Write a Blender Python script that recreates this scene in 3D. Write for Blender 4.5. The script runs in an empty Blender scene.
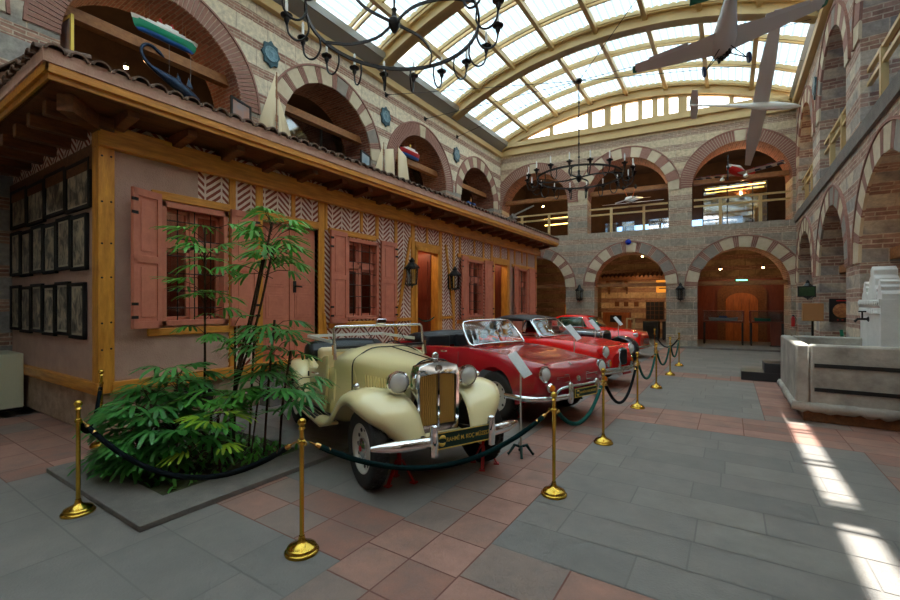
import bpy, math, random
from mathutils import Vector, Matrix
random.seed(7)
PI=math.pi
C=bpy.context.scene.collection
# ---------------------------------------------------------------- camera, world, sun, exposure
FP=431.5; CAMH=1.78; YAW=math.radians(32.98)
cam=bpy.data.cameras.new('camera'); camo=bpy.data.objects.new('camera',cam); C.objects.link(camo)
camo.location=(0,0,CAMH); camo.rotation_euler=(PI/2,0,YAW)
cam.sensor_width=36; cam.lens=FP/900*36; cam.shift_y=4/900; cam.clip_start=.05; cam.clip_end=200
sc=bpy.context.scene; sc.camera=camo
w=bpy.data.worlds.new('sky'); sc.world=w; w.use_nodes=True
bg=w.node_tree.nodes['Background']; bg.inputs[0].default_value=(1,.955,.905,1); bg.inputs[1].default_value=5.6
sl=bpy.data.lights.new('sun','SUN'); sl.energy=12; sl.angle=math.radians(.6); sl.color=(1,.95,.87)
slo=bpy.data.objects.new('sun',sl); C.objects.link(slo); slo.location=(1,5,20)
slo.rotation_euler=Vector((-.094,-.115,-1)).to_track_quat('-Z','Y').to_euler()
sc.view_settings.view_transform='Standard'; sc.view_settings.look='None'; sc.view_settings.exposure=.5; sc.view_settings.gamma=1
try:
    sc.cycles.max_bounces=10; sc.cycles.diffuse_bounces=6; sc.cycles.transparent_max_bounces=16
    sc.cycles.sample_clamp_indirect=6; sc.cycles.caustics_reflective=False; sc.cycles.caustics_refractive=False
    sc.cycles.use_denoising=True
except Exception: pass

# ---------------------------------------------------------------- helpers
class MB:
    def __init__(s): s.v=[];s.f=[];s.m=[];s.uv=[];s.T=None
    def V(s,p):
        p=Vector(p)
        if s.T is not None: p=s.T@p
        s.v.append(p); return len(s.v)-1
    def F(s,idx,m=0,uv=None): s.f.append(tuple(idx)); s.m.append(m); s.uv.append(uv)
    def poly(s,pts,m=0,uv=None): s.F([s.V(p) for p in pts],m,uv)
    def box(s,x0,x1,y0,y1,z0,z1,m=0):
        i=[s.V(p) for p in((x0,y0,z0),(x1,y0,z0),(x1,y1,z0),(x0,y1,z0),(x0,y0,z1),(x1,y0,z1),(x1,y1,z1),(x0,y1,z1))]
        for q in((3,2,1,0),(4,5,6,7),(0,1,5,4),(1,2,6,5),(2,3,7,6),(3,0,4,7)): s.F([i[k] for k in q],m)
        return s
    def bar(s,a,b,w,h,m=0,up=(0,0,1)):
        a=Vector(a);b=Vector(b);d=(b-a).normalized();u=Vector(up)
        if abs(d.dot(u))>.98:u=Vector((1,0,0))
        r=d.cross(u).normalized()*w/2;u=r.cross(d).normalized()*h/2
        i=[s.V(p) for p in(a-r-u,a+r-u,a+r+u,a-r+u,b-r-u,b+r-u,b+r+u,b-r+u)]
        for q in((0,1,2,3),(7,6,5,4),(0,4,5,1),(1,5,6,2),(2,6,7,3),(3,7,4,0)): s.F([i[k] for k in q],m)
        return s
    def ring(s,pts): return [s.V(p) for p in pts]
    def grid(s,rows,m=0,cu=False,cv=False):
        R=[s.ring(r) for r in rows];n=len(rows[0])
        for a in range(len(R)-(0 if cv else 1)):
            A=R[a];Bq=R[(a+1)%len(R)]
            for k in range(n-(0 if cu else 1)): s.F((A[k],A[(k+1)%n],Bq[(k+1)%n],Bq[k]),m)
        return R
    def tube(s,pts,r,seg=8,m=0,cap=True,closed=False):
        pts=[Vector(p) for p in pts];n=len(pts);rr=r if isinstance(r,(list,tuple)) else [r]*n;rows=[];pr=None
        for i,p in enumerate(pts):
            if closed: d=pts[(i+1)%n]-pts[i-1]
            else: d=pts[min(i+1,n-1)]-pts[max(i-1,0)]
            d=d.normalized() if d.length>1e-9 else Vector((0,0,1))
            if pr is None:
                u=Vector((0,0,1)) if abs(d.z)<.9 else Vector((1,0,0))
                a=d.cross(u).normalized()
            else: a=(pr-d*pr.dot(d)).normalized()
            pr=a;b=d.cross(a)
            rows.append([p+(a*math.cos(2*PI*k/seg)+b*math.sin(2*PI*k/seg))*rr[i] for k in range(seg)])
        R=s.grid(rows,m,cu=True,cv=closed)
        if cap and not closed: s.F(R[0][::-1],m);s.F(R[-1],m)
        return s
    def cyl(s,a,b,r,r2=None,seg=16,m=0): return s.tube([a,b],[r,r if r2 is None else r2],seg,m)
    def lathe(s,prof,o=(0,0,0),ax=(0,0,1),seg=20,m=0,ms=None):
        ax=Vector(ax).normalized();o=Vector(o);u=Vector((0,0,1)) if abs(ax.z)<.9 else Vector((1,0,0))
        a=ax.cross(u).normalized();b=ax.cross(a)
        rows=[[o+ax*z+(a*math.cos(2*PI*k/seg)+b*math.sin(2*PI*k/seg))*max(r,1e-4) for k in range(seg)] for r,z in prof]
        R=[s.ring(q) for q in rows]
        for i in range(len(R)-1):
            for k in range(seg): s.F((R[i][k],R[i][(k+1)%seg],R[i+1][(k+1)%seg],R[i+1][k]),ms[i] if ms else m)
        return s
    def prism(s,poly,o,ex,ey,ez,t,m=0):
        """poly 2d in (ex,ey) plane, thickness t along ez (centred)"""
        o=Vector(o);ex=Vector(ex);ey=Vector(ey);ez=Vector(ez)
        A=[s.V(o+ex*p[0]+ey*p[1]+ez*t/2) for p in poly];Bq=[s.V(o+ex*p[0]+ey*p[1]-ez*t/2) for p in poly];n=len(poly)
        s.F(A,m);s.F(Bq[::-1],m)
        for k in range(n): s.F((A[k],Bq[k],Bq[(k+1)%n],A[(k+1)%n]),m)
        return s
    def ball(s,o,r,seg=12,m=0,sc3=(1,1,1)):
        o=Vector(o);rows=[[o+Vector((math.sin(PI*i/8)*math.cos(2*PI*k/seg)*sc3[0],math.sin(PI*i/8)*math.sin(2*PI*k/seg)*sc3[1],math.cos(PI*i/8)*sc3[2]))*r for k in range(seg)] for i in range(9)]
        rows[0]=[o+Vector((1e-4*math.cos(2*PI*k/seg),1e-4*math.sin(2*PI*k/seg),r*sc3[2])) for k in range(seg)]
        rows[-1]=[o+Vector((1e-4*math.cos(2*PI*k/seg),1e-4*math.sin(2*PI*k/seg),-r*sc3[2])) for k in range(seg)]
        s.grid(rows,m,cu=True); return s
    def build(s,name,mats,parent=None,world=False,smooth=40,bev=0,solid=0,top=True,subs=0):
        off=Vector((0,0,0))
        if world and parent is not None:
            q=parent
            while q is not None: off+=q.location;q=q.parent
        loc=None
        if parent is None and top and s.v:
            xs=[p.x for p in s.v];ys=[p.y for p in s.v];zs=[p.z for p in s.v]
            off=Vector(((min(xs)+max(xs))/2,(min(ys)+max(ys))/2,min(zs)));loc=off
        me=bpy.data.meshes.new(name);me.from_pydata([p-off for p in s.v],[],s.f)
        if not isinstance(mats,(list,tuple)):mats=[mats]
        for q in mats: me.materials.append(q)
        me.polygons.foreach_set('material_index',s.m)
        uvl=me.uv_layers.new(name='UVMap').data;li=0
        for fi,f in enumerate(s.f):
            uv=s.uv[fi]
            if uv is None:
                a,b,c=s.v[f[0]],s.v[f[1]],s.v[f[2]];n=(b-a).cross(c-b)
                ax=max(range(3),key=lambda k:abs(n[k]))
                uv=[((p.y,p.z),(p.x,p.z),(p.x,p.y))[ax] for p in(s.v[k] for k in f)]
            for k in range(len(f)): uvl[li].uv=uv[k];li+=1
        if smooth:
            me.polygons.foreach_set('use_smooth',[True]*len(s.f))
            me.set_sharp_from_angle(angle=math.radians(smooth))
        me.update();me.validate()
        o=bpy.data.objects.new(name,me);C.objects.link(o)
        if parent is not None:o.parent=parent
        if loc is not None:o.location=loc
        if solid: md=o.modifiers.new('solid','SOLIDIFY');md.thickness=solid;md.offset=0
        if bev: md=o.modifiers.new('bevel','BEVEL');md.width=bev;md.segments=2;md.limit_method='ANGLE'
        if subs: md=o.modifiers.new('subsurf','SUBSURF');md.levels=subs;md.render_levels=subs
        return o
def tag(o,label=None,cat=None,group=None,kind=None):
    if label:o['label']=label
    if cat:o['category']=cat
    if group:o['group']=group
    if kind:o['kind']=kind
    return o
def thing(name,label,cat,loc=(0,0,0),rz=0,group=None,sc3=None):
    o=bpy.data.objects.new(name,None);C.objects.link(o);o.location=loc;o.rotation_euler=(0,0,rz);o.empty_display_size=.1
    if sc3:o.scale=(sc3,)*3
    return tag(o,label,cat,group)
def struct(o): o['kind']='structure';return o
def dup(root,loc=None,rz=None,label=None,group=None):
    def cp(o,par):
        c=o.copy();C.objects.link(c)
        if par is not None:c.parent=par
        for ch in list(KIDS(o)):cp(ch,c)
        return c
    r=cp(root,None)
    if loc is not None:r.location=loc
    if rz is not None:r.rotation_euler=(0,0,rz)
    if label:r['label']=label
    if group:r['group']=group
    return r
def KIDS(o): return [q for q in list(C.objects) if q.parent==o]
def boolcut(o,cut):
    md=o.modifiers.new('b','BOOLEAN');md.operation='DIFFERENCE';md.object=cut;md.solver='EXACT'
    dg=bpy.context.evaluated_depsgraph_get();dg.update()
    me=bpy.data.meshes.new_from_object(o.evaluated_get(dg));o.modifiers.remove(md)
    old=o.data;o.data=me;me.name=old.name
    bpy.data.objects.remove(cut,do_unlink=True)
def text_mesh(name,txt,size,m,parent,loc,rot,ext=.002,sx=1):
    cu=bpy.data.curves.new(name,'FONT');cu.body=txt;cu.size=size;cu.extrude=ext;cu.align_x='CENTER';cu.align_y='CENTER';cu.offset=size*.012
    t=bpy.data.objects.new(name,cu);C.objects.link(t);dg=bpy.context.evaluated_depsgraph_get();dg.update()
    me=bpy.data.meshes.new_from_object(t.evaluated_get(dg));bpy.data.objects.remove(t,do_unlink=True)
    me.materials.clear();me.materials.append(m)
    o=bpy.data.objects.new(name,me);C.objects.link(o);o.parent=parent;o.location=loc;o.rotation_euler=rot;o.scale=(sx,1,1)
    return o
def ray(px,py):
    r=(px-450)/FP;return Vector((-math.sin(YAW)+r*math.cos(YAW),math.cos(YAW)+r*math.sin(YAW),(304-py)/FP))
def atd(px,py,d): p=ray(px,py)*d;return Vector((p.x,p.y,CAMH+p.z))
def spline(P,n):
    """Catmull-Rom through tuples, n samples per span"""
    out=[];P=[Vector(p) for p in P]
    for i in range(len(P)-1):
        a=P[max(i-1,0)];b=P[i];c=P[i+1];d=P[min(i+2,len(P)-1)]
        for k in range(n):
            t=k/n;out.append(.5*((2*b)+(c-a)*t+(2*a-5*b+4*c-d)*t*t+(3*b-a-3*c+d)*t**3))
    out.append(P[-1]);return out
# ---------------------------------------------------------------- materials
def nt(name):
    m=bpy.data.materials.new(name);m.use_nodes=True;n=m.node_tree;b=n.nodes['Principled BSDF'];return m,n,b
def N(n,t,**k):
    q=n.nodes.new(t)
    for a,v in k.items():
        if a.startswith('i_'):
            key=a[2:];key=int(key) if key.isdigit() else key.replace('_',' ')
            q.inputs[key].default_value=v
        else: setattr(q,a,v)
    return q
def rgb(c): return (c[0],c[1],c[2],1)
def S(r,g,b):
    f=lambda c:(c/255/12.92 if c/255<=.04045 else ((c/255+.055)/1.055)**2.4);return (f(r),f(g),f(b))
def mth(n,op,a,b=None,c=None):
    q=n.nodes.new('ShaderNodeMath');q.operation=op
    for i,v in enumerate((a,b,c)):
        if v is None:continue
        if isinstance(v,(int,float)):q.inputs[i].default_value=v
        else:n.links.new(v,q.inputs[i])
    return q.outputs[0]
def mixc(n,f,a,b,mode='MIX'):
    q=n.nodes.new('ShaderNodeMix');q.data_type='RGBA';q.blend_type=mode
    for i,v in((0,f),(6,a),(7,b)):
        if isinstance(v,(int,float)):q.inputs[i].default_value=v
        elif isinstance(v,tuple):q.inputs[i].default_value=rgb(v)
        else:n.links.new(v,q.inputs[i])
    return q.outputs[2]
def mat(name,col,rough=.6,metal=0,col2=None,vs=4,stretch=None,bump=0,bs=40,coat=0,spec=None,contrast=1):
    m,n,b=nt(name);b.inputs['Base Color'].default_value=rgb(col);b.inputs['Roughness'].default_value=rough;b.inputs['Metallic'].default_value=metal
    if coat:b.inputs['Coat Weight'].default_value=coat;b.inputs['Coat Roughness'].default_value=.04
    if spec is not None:b.inputs['Specular IOR Level'].default_value=spec
    tc=None
    if col2 or bump:
        tc=N(n,'ShaderNodeTexCoord');src=tc.outputs['Object']
        if stretch:
            mp=N(n,'ShaderNodeMapping');mp.inputs['Scale'].default_value=stretch;n.links.new(src,mp.inputs[0]);src=mp.outputs[0]
    if col2:
        no=N(n,'ShaderNodeTexNoise',i_Scale=vs,i_Detail=6.0,i_Roughness=.65);n.links.new(src,no.inputs['Vector'])
        rp=N(n,'ShaderNodeMapRange');rp.inputs[1].default_value=.5-.22/contrast;rp.inputs[2].default_value=.5+.22/contrast;n.links.new(no.outputs[0],rp.inputs[0])
        n.links.new(mixc(n,rp.outputs[0],col,col2),b.inputs['Base Color'])
    if bump:
        no=N(n,'ShaderNodeTexNoise',i_Scale=bs,i_Detail=5.0);n.links.new(src,no.inputs['Vector'])
        bp=N(n,'ShaderNodeBump');bp.inputs['Strength'].default_value=bump;bp.inputs['Distance'].default_value=.02;n.links.new(no.outputs[0],bp.inputs['Height']);n.links.new(bp.outputs[0],b.inputs['Normal'])
    return m
def emis(name,col,st):
    m,n,b=nt(name);b.inputs['Emission Color'].default_value=rgb(col);b.inputs['Emission Strength'].default_value=st;b.inputs['Base Color'].default_value=rgb(col);return m
def masonry(name,s1,s2,s3,br1,br2,mort,P=.52,cut=.30,sw=.62,brick_only=False,top=None,topz=(5.6,6.4)):
    m,n,b=nt(name);b.inputs['Roughness'].default_value=.88
    uv=N(n,'ShaderNodeUVMap');no=N(n,'ShaderNodeTexNoise',i_Scale=2.2,i_Detail=3.0);n.links.new(uv.outputs[0],no.inputs['Vector'])
    sub=N(n,'ShaderNodeVectorMath',operation='SUBTRACT');n.links.new(no.outputs[1],sub.inputs[0]);sub.inputs[1].default_value=(.5,.5,.5)
    scl=N(n,'ShaderNodeVectorMath',operation='SCALE');n.links.new(sub.outputs[0],scl.inputs[0]);scl.inputs['Scale'].default_value=.045
    add=N(n,'ShaderNodeVectorMath',operation='ADD');n.links.new(uv.outputs[0],add.inputs[0]);n.links.new(scl.outputs[0],add.inputs[1])
    vec=add.outputs[0];sep=N(n,'ShaderNodeSeparateXYZ');n.links.new(vec,sep.inputs[0])
    def brick(w,h,ms,c1,c2,off=.5):
        q=N(n,'ShaderNodeTexBrick');q.offset=off;q.inputs['Scale'].default_value=1;q.inputs['Mortar Size'].default_value=ms;q.inputs['Mortar Smooth'].default_value=.3
        q.inputs['Brick Width'].default_value=w;q.inputs['Row Height'].default_value=h
        q.inputs['Color1'].default_value=rgb(c1);q.inputs['Color2'].default_value=rgb(c2);q.inputs['Mortar'].default_value=rgb(mort);n.links.new(vec,q.inputs[0]);return q
    bk=brick(.30,(P-cut)/3,.011,br1,br2)
    n2=N(n,'ShaderNodeTexNoise',i_Scale=9.0,i_Detail=6.0,i_Roughness=.7);n.links.new(uv.outputs[0],n2.inputs['Vector'])
    if brick_only: col=bk.outputs[0];fac=bk.outputs[1]
    else:
        st=brick(sw,P,.012,s1,s2,.37)
        n3=N(n,'ShaderNodeTexNoise',i_Scale=1.1,i_Detail=1.0);n.links.new(uv.outputs[0],n3.inputs['Vector'])
        r3=N(n,'ShaderNodeMapRange');r3.inputs[1].default_value=.48;r3.inputs[2].default_value=.56;n.links.new(n3.outputs[0],r3.inputs[0])
        stc=mixc(n,mth(n,'MULTIPLY',r3.outputs[0],.75),st.outputs[0],s3)
        if top:
            g=N(n,'ShaderNodeNewGeometry');sg=N(n,'ShaderNodeSeparateXYZ');n.links.new(g.outputs[0],sg.inputs[0])
            rt=N(n,'ShaderNodeMapRange');rt.inputs[1].default_value=topz[0];rt.inputs[2].default_value=topz[1];n.links.new(sg.outputs[2],rt.inputs[0])
            stc=mixc(n,mth(n,'MULTIPLY',rt.outputs[0],.85),stc,top)
        stc=mixc(n,st.outputs[1],stc,mort)
        vm=mth(n,'MODULO',mth(n,'ADD',sep.outputs[1],P*100),P)
        mask=mth(n,'GREATER_THAN',vm,cut)
        col=mixc(n,mask,stc,bk.outputs[0])
        fac=mth(n,'ADD',mth(n,'MULTIPLY',mask,bk.outputs[1]),mth(n,'MULTIPLY',mth(n,'SUBTRACT',1.0,mask),st.outputs[1]))
    r2=N(n,'ShaderNodeMapRange');r2.inputs[1].default_value=.3;r2.inputs[2].default_value=.7;r2.inputs[3].default_value=.66;r2.inputs[4].default_value=1.22;n.links.new(n2.outputs[0],r2.inputs[0])
    cm=N(n,'ShaderNodeVectorMath',operation='SCALE');n.links.new(col,cm.inputs[0]);n.links.new(r2.outputs[0],cm.inputs['Scale'])
    n.links.new(cm.outputs[0],b.inputs['Base Color'])
    bp=N(n,'ShaderNodeBump',invert=True);bp.inputs['Strength'].default_value=.7;bp.inputs['Distance'].default_value=.015
    n.links.new(mth(n,'SUBTRACT',fac,mth(n,'MULTIPLY',n2.outputs[0],.5)),bp.inputs['Height']);n.links.new(bp.outputs[0],b.inputs['Normal'])
    return m
def herring(name):
    m,n,b=nt(name);b.inputs['Roughness'].default_value=.9
    uv=N(n,'ShaderNodeUVMap');no=N(n,'ShaderNodeTexNoise',i_Scale=6.0);n.links.new(uv.outputs[0],no.inputs['Vector'])
    sep=N(n,'ShaderNodeSeparateXYZ');n.links.new(uv.outputs[0],sep.inputs[0])
    fu=mth(n,'FRACT',mth(n,'DIVIDE',mth(n,'ADD',sep.outputs[0],100.13),.52))
    tri=mth(n,'MULTIPLY',mth(n,'ABSOLUTE',mth(n,'SUBTRACT',fu,.5)),.52)
    v=mth(n,'ADD',mth(n,'SUBTRACT',sep.outputs[1],mth(n,'MULTIPLY',tri,.85)),mth(n,'MULTIPLY',no.outputs[0],.02))
    st=mth(n,'FRACT',mth(n,'DIVIDE',mth(n,'ADD',v,50.0),.108))
    e=mth(n,'GREATER_THAN',st,.50)
    d1=mth(n,'GREATER_THAN',tri,.014);d2=mth(n,'LESS_THAN',tri,.246)
    mk=mth(n,'MULTIPLY',e,mth(n,'MULTIPLY',d1,d2))
    n2=N(n,'ShaderNodeTexNoise',i_Scale=14.0,i_Detail=4.0);n.links.new(uv.outputs[0],n2.inputs['Vector'])
    br=mixc(n,n2.outputs[0],S(108,48,34),S(168,88,66))
    mo=mixc(n,n2.outputs[0],S(216,190,174),S(242,224,210))
    n.links.new(mixc(n,mk,mo,br),b.inputs['Base Color'])
    return m
def glassmat(name,col=(.9,.95,1),refl=.25,rough=.02,boost=1):
    m,n,b=nt(name);n.nodes.remove(b);out=n.nodes['Material Output']
    t=N(n,'ShaderNodeBsdfTransparent');t.inputs[0].default_value=rgb(col);g=N(n,'ShaderNodeBsdfGlossy');g.inputs['Roughness'].default_value=rough
    fr=N(n,'ShaderNodeLayerWeight');fr.inputs[0].default_value=refl
    f=mth(n,'MINIMUM',mth(n,'MULTIPLY',fr.outputs[0],boost),1.0)
    mx=N(n,'ShaderNodeMixShader');n.links.new(f,mx.inputs[0]);n.links.new(t.outputs[0],mx.inputs[1]);n.links.new(g.outputs[0],mx.inputs[2]);n.links.new(mx.outputs[0],out.inputs[0]);return m
def transl(name,col,gl=0):
    m,n,b=nt(name);n.nodes.remove(b);out=n.nodes['Material Output']
    t=N(n,'ShaderNodeBsdfTranslucent');t.inputs[0].default_value=rgb(col);d=N(n,'ShaderNodeBsdfDiffuse');d.inputs[0].default_value=rgb((col[0]*.9,col[1]*.9,col[2]*.9))
    mx=N(n,'ShaderNodeMixShader');mx.inputs[0].default_value=.25;n.links.new(t.outputs[0],mx.inputs[1]);n.links.new(d.outputs[0],mx.inputs[2]);n.links.new(mx.outputs[0],out.inputs[0]);return m
CREAMS=S(234,220,192);GREY=S(140,132,124);GREY2=S(168,156,142);TAN=S(186,170,146);BR1=S(146,104,90);BR2=S(182,142,122);MORT=S(200,182,160)
M_back=masonry('masonry back',S(150,142,130),S(178,166,146),S(160,150,136),S(160,132,114),S(182,154,134),MORT,top=S(214,196,164))
M_left=masonry('masonry left',S(150,146,140),S(170,162,150),S(142,138,134),BR1,BR2,MORT,P=.62,cut=.40,sw=.8,top=CREAMS,topz=(6.2,6.9))
M_right=masonry('masonry right',S(150,143,138),S(196,182,164),S(222,206,180),S(152,116,102),S(188,154,136),MORT,cut=.26)
M_brick=masonry('thin brick vault',GREY,GREY,GREY,S(122,66,52),S(160,98,78),S(150,125,105),brick_only=True)
M_vst=mat('voussoir cream stone',S(214,200,172),.85,col2=S(196,178,150),vs=5,bump=.3)
M_vgr=mat('voussoir grey stone',S(158,148,136),.85,col2=S(134,126,118),vs=5,bump=.3)
M_vbr=mat('voussoir brick',S(166,124,110),.88,col2=S(142,102,90),vs=14,bump=.3)
M_mort=mat('pale mortar',MORT,.9)
M_cream=mat('cream painted steel',S(206,178,124),.5,col2=S(188,160,108),vs=1)
M_gutter=mat('grey gutter metal',S(150,148,142),.4,.3)
M_blind=transl('white pleated blind',(.62,.635,.64))
M_blind_shade=transl('blue grey pleat shade',(.32,.40,.46))  # darker tone on one strip per fold, pleat shade put into the colour
M_skyg=transl('frosted blue roof glass',(.40,.52,.60))
M_clear=glassmat('clear roof glass',(.93,.97,1),.2)
M_glass=glassmat('window glass',(.8,.86,.88),.35,.03,1.0)
M_mirrorglass=glassmat('reflecting partition glass',(.5,.55,.55),.55,.05,2.2)
M_woodO=mat('orange varnished timber',S(238,170,66),.42,col2=S(192,122,44),vs=3,stretch=(5,5,1),bump=.25,bs=12)
M_woodOy=mat('orange varnished timber along y',S(238,168,68),.42,col2=S(186,116,42),vs=3,stretch=(7,.8,7),bump=.3,bs=10)
M_woodOx=mat('orange varnished timber along x',S(236,166,66),.42,col2=S(182,112,42),vs=3,stretch=(.8,7,7),bump=.3,bs=10)
M_woodD=mat('dark brown timber',S(138,86,46),.6,col2=S(84,50,28),vs=3,stretch=(6,1,6),bump=.3)
M_woodB=mat('brown tie beam timber',S(172,116,66),.6,col2=S(130,82,44),vs=3,stretch=(3,3,6),bump=.2)
M_pink=mat('dusty pink painted wood',S(218,136,110),.55,col2=S(198,118,94),vs=6,bump=.15,bs=60)
M_plaster=mat('mauve brown plaster',S(202,166,148),.92,col2=S(180,146,130),vs=2.5,bump=.5,bs=55)
M_mud=mat('rough rubble plaster',S(196,170,144),.95,col2=S(152,128,106),vs=5,bump=1,bs=9)
M_herr=herring('herringbone brick infill')
M_iron=mat('black wrought iron',(.025,.024,.024),.45,.6)
M_blk=mat('matt black',(.01,.01,.01),.6)
M_tile=mat('weathered clay roof tile',S(128,100,82),.85,col2=S(66,50,40),vs=7,bump=.4)
M_tmort=mat('pink tile bedding mortar',S(212,172,150),.9,col2=S(186,142,122),vs=8,bump=.3)
M_brass=mat('polished brass',S(226,188,84),.18,1,col2=S(200,158,58),vs=3)
M_ropeK=mat('black velvet rope',(.006,.009,.011),.9,spec=.08,bump=.5,bs=300)
M_ropeG=mat('dark teal velvet rope',S(14,80,72),.85,spec=.15,bump=.5,bs=300)
M_ropeT=mat('blackish teal velvet rope',S(6,36,38),.9,spec=.1,bump=.5,bs=300)
M_silver=mat('rope hook brass end',S(216,170,100),.22,1)
M_chrome=mat('chrome',(.82,.83,.85),.07,1)
M_cyel=mat('cream yellow car paint',S(248,232,176),.28,coat=.7)
M_cmar=mat('maroon car paint',S(158,6,24),.25,coat=.6)
M_cred=mat('bright red car paint',S(232,16,12),.25,coat=.6)
M_cnavy=mat('dark navy car paint',S(12,20,40),.2,coat=1)
M_rub=mat('tyre rubber',(.022,.021,.02),.75,bump=.2,bs=80)
M_rim=mat('silver painted wheel',S(206,202,192),.35,.2)
M_slat=mat('grille slat cream',S(228,178,92),.35,.2)
M_wind=glassmat('windscreen glass',(.72,.78,.78),.5,.02,1.3)
M_green=mat('dark green number plate',S(10,54,44),.4)
M_gold=mat('gold plate lettering',S(226,192,84),.4,.2)
M_leather=mat('black vinyl hood cloth',(.016,.018,.022),.5,bump=.4,bs=12)
M_seat=mat('cream leather seat',S(226,206,160),.45)
M_redp=mat('red jack stand paint',S(180,18,16),.4)
M_amber=mat('amber lens',S(240,120,20),.15)
M_lens=mat('headlamp lens',S(236,240,238),.08,.25)
M_white=mat('white paint',S(238,238,232),.4)
M_paper=mat('printed card white',S(226,230,228),.4,col2=S(196,202,204),vs=60)
M_marble=mat('weathered grey marble',S(200,194,182),.6,col2=S(112,106,98),vs=2.0,bump=.4,bs=14,contrast=.9)
M_marbleW=mat('white carved marble',S(236,236,232),.5,col2=S(212,212,208),vs=3,bump=.15)
M_step=mat('black painted step',(.02,.021,.025),.4)
M_soil=mat('dark soil and moss',S(52,42,30),.95,col2=S(70,84,40),vs=9,bump=.9,bs=25)
M_kerb=mat('andesite kerb',S(130,124,116),.85,col2=S(108,102,97),vs=6,bump=.4,bs=90)
M_stem=mat('brown fibrous palm stem',S(84,60,38),.9,col2=S(52,38,26),vs=30,bump=.5)
def leafmat(name,a,b_):
    m,n,b=nt(name);b.inputs['Roughness'].default_value=.38
    g=N(n,'ShaderNodeTexCoord');no=N(n,'ShaderNodeTexNoise',i_Scale=2.5);n.links.new(g.outputs['Object'],no.inputs['Vector']);n.links.new(mixc(n,no.outputs[0],a,b_),b.inputs['Base Color'])
    b.inputs['Transmission Weight'].default_value=0
    out=n.nodes['Material Output'];t=N(n,'ShaderNodeBsdfTranslucent');n.links.new(b.inputs['Base Color'].links[0].from_socket,t.inputs[0])
    mx=N(n,'ShaderNodeMixShader');mx.inputs[0].default_value=.3;n.links.new(b.outputs[0],mx.inputs[1]);n.links.new(t.outputs[0],mx.inputs[2]);n.links.new(mx.outputs[0],out.inputs[0]);return m
M_leaf=leafmat('palm leaf green',S(44,128,48),S(124,196,78))
M_leafD=leafmat('deep green leaf',S(26,104,42),S(104,176,84))
M_leafY=leafmat('lime green leaf',S(120,180,36),S(190,214,70))
def paver(name,a,b_):return mat(name,a,.72,col2=b_,vs=3.5,bump=.25,bs=70,contrast=.9)
R_=[paver('red paver %s'%k,S(*a),S(*b_)) for k,a,b_ in(('a',(170,124,106),(134,107,96)),('b',(160,110,92),(126,103,94)),('c',(147,124,111),(120,107,100)),('d',(178,132,115),(143,107,94)))]
G_=[paver('grey paver %s'%k,S(*a),S(*b_)) for k,a,b_ in(('a',(134,128,121),(120,115,110)),('b',(128,123,117),(115,111,106)),('c',(140,134,126),(123,118,112)))]
M_grout=mat('grout',S(124,84,74),.9)
M_groutg=mat('grey grout',S(118,114,109),.9)
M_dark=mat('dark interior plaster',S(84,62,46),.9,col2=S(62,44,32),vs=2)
M_room=masonry('room stonework',S(150,124,96),S(176,150,116),S(120,98,78),BR1,BR2,S(130,108,86))
M_owood=mat('orange lit wood panel',S(196,112,48),.5,col2=S(140,72,28),vs=3,stretch=(6,1,1))
M_mahog=mat('mahogany panel',S(128,58,36),.45,col2=S(96,40,26),vs=3,stretch=(5,5,1))
M_bulb=emis('warm bulb',(1,.62,.25),40)
M_tube=emis('warm strip light',(1,.6,.15),6)
M_exit=emis('green exit lamp',(.1,1,.45),5)
M_bluewin=emis('daylit blue window',(.35,.62,1),1.6)
# ---------------------------------------------------------------- floor
XL=-9.45; XR=2.05; Y0=-4.0
def yb(x): return 20.13+.107*x
fl=MB()
def pav(x0,x1,y0,y1,w,d,kind,seed=1,run='x'):
    rnd=random.Random(seed);mats={'r':(0,1,2,3,0,1),'g':(4,5,6,4)}[kind];g=.006
    rows=max(1,round((y1-y0)/d));d=(y1-y0)/rows
    fl.box(x0,x1,y0,y1,-.05,-.004,7 if kind=='r' else 8)
    for i in range(rows):
        a=y0+i*d;x=x0-(rnd.random()*w if kind=='g' else 0)
        while x<x1-.01:
            ww=w*(rnd.uniform(.8,1.35) if kind=='g' else 1)
            a0=max(x,x0);b0=min(x+ww,x1)
            if x1-b0<.12: b0=x1
            if b0-a0>.03: fl.poly([(a0+g,a+g,0),(b0-g,a+g,0),(b0-g,a+d-g,0),(a0+g,a+d-g,0)],rnd.choice(mats))
            x=max(x+ww,b0)
# near field
pav(-11.4,-2.27,Y0,2.1-.9,.9,.6,'g',3)
pav(-6.05,-2.27,1.2,2.1,.9,.45,'g',31)
pav(-11.4,-6.05,1.2,2.82,.62,.4,'r',32)
pav(-6.05,-3.8,2.1,2.82,.75,.36,'r',4)
pav(-3.8,-2.27,2.1,2.82,.51,.36,'r',5)
pav(-2.27,-1.49,Y0,19.9,.39,.4,'r',6)
pav(-7.3,-2.27,2.82,19.5,1.1,.62,'g',7)
pav(-11.4,-7.3,2.82,19.5,1.1,.62,'g',77)
pav(-1.49,1.35,2.86,7.04,.85,.42,'g',8)
pav(1.35,7.0,Y0,7.04,.5,.42,'r',9)
pav(-1.49,1.35,Y0,2.86,.6,.45,'r',10)
pav(-1.49,7.0,7.04,8.13,.55,.363,'r',11)
pav(-1.49,.45,8.13,11.9,.8,.42,'g',12)
pav(.45,7.0,8.13,13.0,.5,.42,'r',13)
pav(-1.49,.45,11.9,12.7,.5,.4,'r',14)
pav(-1.49,7.0,13.0,19.9,.8,.43,'g',15); pav(-1.49,.45,12.7,13.0,.5,.3,'g',16)
pav(-11.4,7.0,19.9,25.2,.8,.5,'g',17)
struct(fl.build('floor',R_+G_+[M_grout,M_groutg],smooth=0))
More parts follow.
